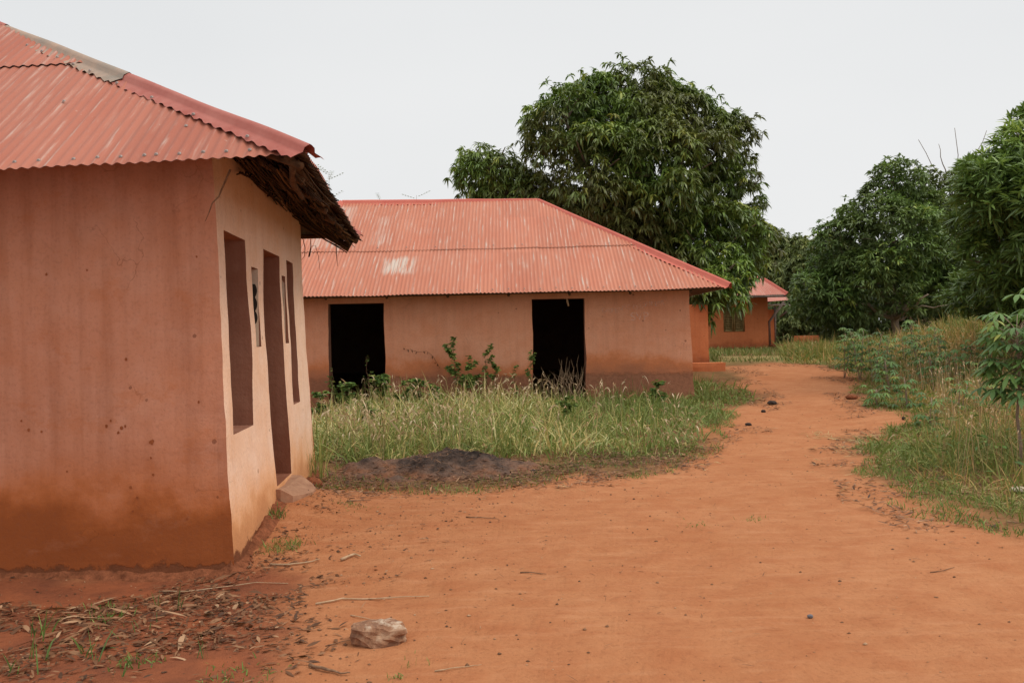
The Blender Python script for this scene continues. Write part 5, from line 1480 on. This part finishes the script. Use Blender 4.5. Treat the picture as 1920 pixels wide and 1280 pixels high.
flat_leaves(acc, x, y, rng.uniform(0.09, 0.19, N), rng.uniform(0.014, 0.032, N), 0.02, 0.6, rng.uniform(0.35, 1.0, N))
tag(acc.build('leaf_litter', M['dead'], smooth=False), 'brown dead leaves and rubbish strewn along the foot of the near house', 'leaves', kind='stuff')
acc = Acc()
def stripk(x, y):
    s_ = poly_sd(x, y, BARE) + (fbm(x * 1.3, y * 1.3, 3, 22) - 0.5) * 0.7
    return ((s_ > -0.25) & (s_ < 1.7) & (x < 3.4) & (y < 13) & (y > 7)) | ((x > 3) & (s_ > -0.45) & (s_ < 0.9) & (y < 26) & (fbm(x, y, 3, 95) > 0.44))
x, y = scatter(60000, -2.4, 9.5, 7, 26, lambda x, y: stripk(x, y) & ~in_house(x, y)); N = len(x)
flat_leaves(acc, x, y, 0.02 + 0.13 * rng.random(N) ** 2, rng.uniform(0.005, 0.022, N), 0.015, 0.3, rng.beta(1.4, 1.5, N))
x, y = scatter(16000, -2.3, 3.6, 9.4, 12.2, lambda x, y: (poly_sd(x, y, BARE) + (fbm(x * 1.3, y * 1.3, 3, 22) - 0.5) * 0.7 > -0.1) & (poly_sd(x, y, BARE) < 1.7) & (fbm(x * 1.7, y * 1.7, 3, 24) > 0.40)); N = len(x)
flat_leaves(acc, x, y, 0.015 + 0.12 * rng.random(N) ** 2, rng.uniform(0.004, 0.018, N), 0.03, 0.3, rng.beta(1.2, 1.5, N))
tag(acc.build('straw_litter', M['dead'], smooth=False), 'dead leaves and straw fringing the grass edges', 'leaves', kind='stuff')
acc = Acc()
x, y = scatter(16000, 4.2, 10, 6.0, 13.5, lambda x, y: (poly_sd(x, y, BARE) > -0.8) & (poly_sd(x, y, BARE) < 1.3) & (fbm(x * 1.2, y * 1.2, 3, 99) > 0.48)); N = len(x)
flat_leaves(acc, x, y, rng.uniform(0.06, 0.2, N), rng.uniform(0.004, 0.009, N), 0.012, 0.1)
x, y = scatter(900, -1.0, 8, 8, 12, lambda x, y: (np.abs(poly_sd(x, y, BARE)) < 0.5)); N = len(x)
flat_leaves(acc, x, y, rng.uniform(0.06, 0.16, N), rng.uniform(0.004, 0.008, N), 0.012, 0.1)
tag(acc.build('dry_straw', M['straw'], smooth=False), 'pale cut straw lying at the edge of the right verge', 'straw', kind='stuff')
# crumbs and pebbles on the trodden earth
acc = Acc()
x, y = scatter(8500, -4.5, 6.5, 3.2, 16, lambda x, y: (poly_sd(x, y, BARE) < 0) & (rng.random(len(x)) < 0.25 + 0.75 * sstep(1.5, -1.5, x)))
N = len(x); z = Hn(x, y)
for i in range(N):
    s_ = random.choice((0.003, 0.004, 0.005, 0.007, 0.010 if random.random() < 0.3 else 0.004))
    v = np.array([(1, 0, 0), (-1, 0, 0), (0, 1, 0), (0, -1, 0), (0, 0, 1), (0, 0, -1)]) * rng.uniform(0.6, 1.4, (6, 3)) * s_ * [1.3, 1, 0.8] + [x[i], y[i], z[i] + s_ * 0.4]
    acc.add(v, np.array([(0, 2, 4, 4), (2, 1, 4, 4), (1, 3, 4, 4), (3, 0, 4, 4), (2, 0, 5, 5), (1, 2, 5, 5)])[:, [0, 1, 2]].astype(int), random.random())
tag(acc.build('earth_crumbs', M['dead'], smooth=False), 'small crumbs and grit scattered over the bare earth', 'grit', kind='stuff')
acc = Acc()
x, y = scatter(1100, -4.2, 6.5, 3.4, 15, lambda x, y: (poly_sd(x, y, BARE) < 0)); N = len(x)
flat_leaves(acc, x, y, rng.uniform(0.02, 0.09, N), rng.uniform(0.002, 0.006, N), 0.006, 0.05, rng.random(N))
tag(acc.build('straw_bits', M['dead'], smooth=False), 'short bits of straw and twig scattered over the bare earth', 'straw', kind='stuff')

# ------------------------------------------------------------------ ash mound
def mound():
    n = 110; m_ = 70
    cx_, cy_ = mound_c.x, 10.75
    V = []
    for i in range(n):
        for j in range(m_):
            u_ = (i / (n - 1) - 0.5) * 2; v_ = (j / (m_ - 1) - 0.5) * 2
            x_ = cx_ + u_ * 1.45; y_ = cy_ + v_ * 0.85
            q = Vector((x_, y_, 0))
            e_ = max(0, 1 - (u_ ** 2 + v_ ** 2))
            prof = 0.07 * e_ + 0.19 * math.exp(-(((u_ - 0.10) / 0.30) ** 2 + ((v_ - 0.1) / 0.5) ** 2)) + 0.07 * math.exp(-(((u_ - 0.48) / 0.2) ** 2 + (v_ / 0.4) ** 2))
            prof += 0.05 * math.exp(-(((u_ + 0.6) / 0.25) ** 2 + (v_ / 0.5) ** 2))
            k = min(1, e_ * 3)
            h = prof * k + k * (0.08 * mn.noise(q * 2.6) + 0.045 * mn.noise(q * 8) + 0.02 * mn.noise(q * 24))
            V.append((x_ - cx_, y_ - cy_, H(x_, y_) + h - 0.03 * (1 - k) - H(cx_, cy_)))
    return np.array(V), grid_faces(n, m_)
m, n, l, bs, out = mat_new('ash_and_charred_earth')
pos = WPOS(n)
a1_ = NOISE(n, l, pos, 2.6, 5, 0.6); a2_ = NOISE(n, l, pos, 15, 6, 0.7)
oc = n.new('ShaderNodeTexCoord').outputs['Object']
sx = n.new('ShaderNodeSeparateXYZ'); l.new(oc, sx.inputs[0])
hz = MATH(n, l, 'ADD', MATH(n, l, 'MULTIPLY', sx.outputs[2], 1.6), MATH(n, l, 'MULTIPLY', MATH(n, l, 'SUBTRACT', a1_, 0.5), 0.9))
c_ = RAMP(n, l, hz, [(0.0, (0.22, 0.10, 0.055)), (0.14, (0.15, 0.09, 0.065)), (0.28, (0.065, 0.046, 0.038)), (0.45, (0.022, 0.017, 0.015))])
c_ = MIX(n, l, MATH(n, l, 'MULTIPLY', RAMP(n, l, a2_, [(0.5, 0.0), (0.7, 1.0)]), 0.45), c_, (0.20, 0.14, 0.11))
l.new(c_, bs.inputs['Base Color']); bs.inputs['Roughness'].default_value = 0.97; bs.inputs['Specular IOR Level'].default_value = 0.05
BUMP(n, l, bs, a2_, 0.8, 0.03)
V_, F_ = mound()
mo = mk('ash_mound', V_, F_, m, smooth=True); mo.location = (mound_c.x, 10.75, H(mound_c.x, 10.75))
tag(mo, 'low blackened mound of ash and burnt rubbish before the tall grass', 'ash mound')
acc = Acc()
N = 2000
x = mound_c.x + rng.normal(0, 0.85, N); y = 10.45 + rng.normal(0, 0.36, N)
az = rng.random(N) * 6.28
MX = (V_[:, 0] + mound_c.x).reshape(110, 70)[:, 0]; MY = (V_[:, 1] + 10.75).reshape(110, 70)[0]; MZ = (V_[:, 2] + H(mound_c.x, 10.75)).reshape(110, 70)
ii = np.clip(((x - MX[0]) / (MX[-1] - MX[0]) * 109).astype(int), 0, 109); jj = np.clip(((y - MY[0]) / (MY[-1] - MY[0]) * 69).astype(int), 0, 69)
z = np.where((x > MX[0]) & (x < MX[-1]) & (y > MY[0]) & (y < MY[-1]), MZ[ii, jj], Hn(x, y)) + 0.008
ribbons(np.stack([x, y, z], 1), np.stack([np.cos(az), np.sin(az), rng.normal(0.1, 0.2, N)], 1), 0.02 + 0.10 * rng.random(N) ** 2, rng.uniform(0.004, 0.012, N), np.full(N, 0.05), [0.3, 1, 0.9, 0.1], 3, rng.beta(1.2, 1.8, N), rng.normal(0, 0.4, N), acc)
tag(acc.build('mound_litter', M['dead'], smooth=False), 'scorched leaves and twigs lying on the ash mound', 'leaves', kind='stuff')

# ------------------------------------------------------------------ rock, lumps, sticks, tufts
def rock(name, label, cat, px, py, wpx, hpx, mat, flat=0.7, seed=1, group=None, boxy=2.6, crisp=False):
    gx_, gy_ = G(px, py); s_ = gy_ / FPX
    rx, rz = wpx * s_ / 2, hpx * s_ / 2; ry = rx * flat
    n, m_ = (22, 12) if crisp else (36, 20)
    V = []
    for j in range(m_ + 1):
        ph = math.pi * j / m_
        for i in range(n):
            th_ = 2 * math.pi * i / n
            v = Vector((math.sin(ph) * math.cos(th_), math.sin(ph) * math.sin(th_), math.cos(ph)))
            k = (abs(v.x) ** boxy + abs(v.y) ** boxy + abs(v.z) ** boxy) ** (-1 / boxy)
            v = v * k
            d_ = 1 + 0.16 * mn.noise(v * 1.6 + Vector((seed, 0, 0))) + 0.10 * mn.noise(v * 4 + Vector((0, seed, 0))) + 0.05 * mn.noise(v * 10) + (0.16 * (mn.noise(Vector((round(v.x * 2.2), round(v.y * 2.2), round(v.z * 2.2))) * 3.7)) if crisp else 0)
            V.append((v.x * rx * d_, v.y * ry * d_, v.z * rz * d_))
    F = []
    for j in range(m_):
        for i in range(n):
            F.append((j * n + i, (j + 1) * n + i, (j + 1) * n + (i + 1) % n, j * n + (i + 1) % n))
    o = mk(name, np.array(V), F, mat, smooth=not crisp)
    o.location = (gx_, gy_ + ry * 0.6, H(gx_, gy_ + ry * 0.6) + rz * (0.72 if crisp else 0.82))
    o.rotation_euler = (0, R(3), R(6))
    return tag(o, label, cat, group)
m, n, l, bs, out = mat_new('rough_tan_rock')
oc = n.new('ShaderNodeTexCoord').outputs['Object']
a1_ = NOISE(n, l, oc, 9, 6, 0.7, 0.6); a2_ = NOISE(n, l, oc, 40, 6, 0.7)
nz_ = n.new('ShaderNodeSeparateXYZ'); l.new(oc, nz_.inputs[0])
c_ = RAMP(n, l, a1_, [(0.32, (0.13, 0.055, 0.028)), (0.50, (0.30, 0.145, 0.075)), (0.68, (0.47, 0.31, 0.20))])
tp_ = MATH(n, l, 'ADD', MATH(n, l, 'MULTIPLY', nz_.outputs[2], 14.0), MATH(n, l, 'MULTIPLY', MATH(n, l, 'SUBTRACT', a1_, 0.5), 2.0))
c_ = MIX(n, l, RAMP(n, l, tp_, [(0.75, 0.0), (1.15, 0.8)]), c_, (0.55, 0.44, 0.33))
c_ = MIX(n, l, MATH(n, l, 'MULTIPLY', RAMP(n, l, a2_, [(0.3, 1.0), (0.5, 0.0)]), 0.4), c_, (0.12, 0.05, 0.03))
l.new(c_, bs.inputs['Base Color']); bs.inputs['Roughness'].default_value = 0.9
BUMP(n, l, bs, MATH(n, l, 'ADD', a1_, MATH(n, l, 'MULTIPLY', a2_, 0.3)), 0.9, 0.02)
M['rock'] = m
rock('rock', 'tan oblong rock lying on the bare earth in the foreground', 'rock', 706, 1208, 106, 45, M['rock'], 0.62, 3, boxy=3.4, crisp=True)
rock('charred_lump', 'black charred lump on the path edge right of the tall grass', 'lump', 1449, 758, 18, 9, M['char'], 0.8, 5, boxy=2)
rock('charred_lump', 'small dark lump left of the black one where grass meets path', 'lump', 1432, 772, 9, 6, M['char'], 0.8, 6, boxy=2)
rock('charred_lump', 'dark clod on the path below the black charred lump', 'lump', 1404, 796, 12, 6, M['char'], 0.8, 7, boxy=2)
rock('dirt_clod', 'brown clod at the path edge by the low bluish weed', 'clod', 1599, 748, 22, 10, M['footing'], 0.8, 8, boxy=2)
rock('charred_lump', 'black speck of charcoal at the verge under the cassava', 'lump', 1695, 786, 7, 7, M['char'], 0.8, 9, boxy=2)
rock('pebble', 'small grey pebble alone on the bare earth in the foreground right', 'pebble', 1520, 1160, 11, 8, simple_mat('grey_pebble', (0.12, 0.11, 0.12), (0.2, 0.19, 0.2), 30), 0.8, 10, boxy=2)
rock('pale_stone', 'pale flat stone in the verge grass at the right photo edge', 'stone', 1916, 926, 34, 12, simple_mat('pale_stone', (0.42, 0.32, 0.24), (0.6, 0.5, 0.4), 20), 0.8, 12, boxy=2.2)
rock('dirt_clod', 'reddish clod beside the rightmost foot of the near house', 'clod', 585, 922, 34, 22, M['footing'], 0.9, 13, boxy=2)

def stick(label, pts_px, r, mat='twig', cat='stick', lift=0.006, fork=0):
    pts = []
    for i, (px_, py_) in enumerate(pts_px):
        x_, y_ = G(px_, py_); pts.append(Vector((x_, y_, H(x_, y_) + r + lift * (i % 2))))
    c_ = pts[0].copy()
    fine = []
    for i in range(len(pts) - 1):
        for t in (0, 0.33, 0.66):
            q = pts[i].lerp(pts[i + 1], t) + Vector((random.uniform(-1, 1), random.uniform(-1, 1), 0)) * r * 0.8; fine.append(q - c_)
    fine.append(pts[-1] - c_)
    a = Acc(); k = len(fine)
    tube(a, fine, [r * (1 - 0.65 * i / (k - 1)) * random.uniform(0.85, 1.15) for i in range(k)], 6)
    for f_ in range(fork):
        q = fine[k // 2 + f_]; e_ = q + Vector((random.uniform(0.05, 0.14), random.uniform(-0.06, 0.06), 0.01))
        tube(a, wander(q, e_, 4, 0.006), [r * 0.5, r * 0.4, r * 0.3, r * 0.2], 5)
    o = a.build('stick', M[mat]); o.location = c_
    return tag(o, label, cat)
stick('pale forked stick above the rock, reaching left to the litter', [(592, 1132), (640, 1124), (690, 1122), (740, 1119), (805, 1118)], 0.007, 'twig_pale', fork=2)
stick('dark reddish stick at the bottom edge left of centre', [(580, 1250), (605, 1258), (640, 1264), (656, 1266)], 0.010, 'twig')
stick('thin stick running into the left side of the rock', [(610, 1210), (640, 1204), (664, 1198)], 0.004, 'twig')
stick('short pale splinter just above the rock', [(657, 1153), (676, 1159), (696, 1163)], 0.004, 'twig_pale')
stick('long thin stick lying by the foot of the near wall corner', [(298, 1085), (350, 1088), (420, 1083), (480, 1080), (540, 1083)], 0.006, 'twig_pale')
stick('pale curved dead branch near the wall corner, below the green tuft', [(505, 1050), (540, 1053), (580, 1048), (600, 1045)], 0.009, 'twig_pale')
stick('orange-brown dry bark piece beside the ditch litter', [(640, 1046), (655, 1042), (668, 1038), (676, 1042)], 0.013, 'twig_pale')
stick('pale stick at the bottom centre of the photo', [(815, 1260), (845, 1257), (880, 1252), (903, 1251)], 0.004, 'twig_pale')
stick('thin curved twig on the bare earth above centre', [(976, 1073), (995, 1074), (1015, 1074), (1024, 1078)], 0.005, 'twig')
stick('dark twig on the bare earth left of the path middle', [(875, 971), (900, 973), (935, 974)], 0.006, 'twig')
stick('dark stick near the ash mound foot', [(682, 928), (700, 925), (712, 930)], 0.010, 'twig')
stick('bent dark twig right of the doorstep', [(650, 950), (672, 946), (695, 941)], 0.008, 'twig')
stick('faint trailing twig right of centre in the foreground', [(1745, 1074), (1770, 1073), (1790, 1066)], 0.004, 'twig')
# fallen white stick in the field
p0, p1 = P(1718, 742, 17.2), P(1745, 770, 16.6)
a = Acc(); tube(a, [p0 - p0, (p1 - p0) * 0.5, p1 - p0], [0.010, 0.012, 0.009], 6); o = a.build('stick', M['white_edge']); o.location = p0
tag(o, 'straight whitish stick slanting through the field weeds', 'stick')

for (px_, py_, w_, h__, wl_) in ((905, 846, 20, 9, 'right shoulder'), (880, 838, 14, 8, 'crest'), (780, 852, 16, 8, 'left shoulder'), (960, 868, 22, 9, 'right slope'), (1000, 880, 16, 7, 'right foot'), (720, 872, 18, 8, 'left slope'), (850, 866, 12, 6, 'middle front')):
    rock('charred_lump', 'black charred crumb on the ' + wl_ + ' of the ash mound', 'lump', px_, py_ + 6, w_, h__, M['char'], 0.8, px_, boxy=2, group='charred crumbs on the ash mound')

def tuft(label, px_, py_, n, h, w, mat='grass_low', spread=0.05, lean=0.7, group='grass tufts on the bare earth'):
    gx_, gy_ = G(px_, py_); root_z = H(gx_, gy_)
    a = Acc(); x_ = rng.normal(0, spread, n); y_ = rng.normal(0, spread, n); az = rng.random(n) * 6.28; ln = rng.uniform(0.1, lean, n)
    ribbons(np.stack([x_, y_, Hn(x_ + gx_, y_ + gy_) - root_z - 0.005], 1), np.stack([np.cos(az) * ln, np.sin(az) * ln, np.ones(n)], 1), rng.uniform(0.5, 1.1, n) * h, np.full(n, w), rng.uniform(0.1, 0.6, n), [0.7, 1, 0.8, 0.5, 0.05], 4, rng.random(n) * 0.8, rng.normal(0, 0.5, n), a)
    o = a.build('grass_tuft', M[mat], smooth=False); o.location = (gx_, gy_, root_z)
    return tag(o, label, 'grass', group)
tuft('dense green tuft at the foot of the cream wall', 530, 1025, 170, 0.10, 0.006, spread=0.09, lean=1.2)
tuft('small leafy tuft in the litter left of centre', 205, 1150, 50, 0.08, 0.008, spread=0.06, lean=1.3)
tuft('low bright tuft at the bottom of the litter', 255, 1235, 60, 0.07, 0.008, spread=0.06, lean=1.4)
tuft('trampled green patch below the litter right end', 455, 1265, 90, 0.06, 0.006, spread=0.11, lean=1.6)
tuft('green weed patch amid the brown leaves', 205, 1120, 60, 0.07, 0.007, spread=0.08, lean=1.5)
tuft('small tuft in the litter line right of the doorstep', 660, 955, 70, 0.06, 0.006, spread=0.08, lean=1.6)
tuft('sparse tuft on the path, right one of the two', 1413, 972, 40, 0.05, 0.006, spread=0.06, lean=1.4)
tuft('sparse tuft on the path, left one of the two', 1303, 983, 36, 0.045, 0.006, spread=0.08, lean=1.4)
tuft('tiny sprouts right of the rock', 775, 1245, 12, 0.06, 0.004, spread=0.09, lean=0.4)
# (end of tufts)
tuft('tiny sprout at the bottom centre', 745, 1276, 16, 0.05, 0.006, spread=0.02, lean=1.2)
tuft('brown-green grass clump leaning on the far corner of the cream wall', 592, 900, 70, 0.75, 0.009, 'grass_l', spread=0.10, lean=0.35)
tuft('weedy tuft beside the doorstep against the cream wall', 513, 985, 60, 0.16, 0.008, 'weed', spread=0.05, lean=0.8)

acc = Acc()
for (px_, py_, n_, h_, w_, sp_, ln_) in ((100, 1215, 9, 0.28, 0.010, 0.07, 0.45), (60, 1175, 9, 0.24, 0.009, 0.06, 0.5), (170, 1228, 7, 0.26, 0.008, 0.05, 1.0), (330, 1135, 3, 0.22, 0.006, 0.02, 0.3),
                                    (390, 1225, 5, 0.18, 0.006, 0.03, 0.35), (290, 1128, 3, 0.2, 0.006, 0.02, 0.7), (25, 1245, 6, 0.2, 0.007, 0.05, 0.9), (230, 1180, 6, 0.12, 0.006, 0.06, 0.9), (215, 1270, 5, 0.16, 0.006, 0.04, 0.6)):
    gx_, gy_ = G(px_, py_)
    blades(acc, gx_ + rng.normal(0, sp_, n_), gy_ + rng.normal(0, sp_, n_), rng.uniform(0.5, 1.1, n_) * h_, np.full(n_, w_), rng.uniform(0.1, ln_, n_), rng.uniform(0.1, 0.6, n_), rng.random(n_) * 0.7)
tag(acc.build('sprouting_blades', M['weed'], smooth=False), 'single green grass blades standing in the leaf litter', 'grass', kind='stuff')
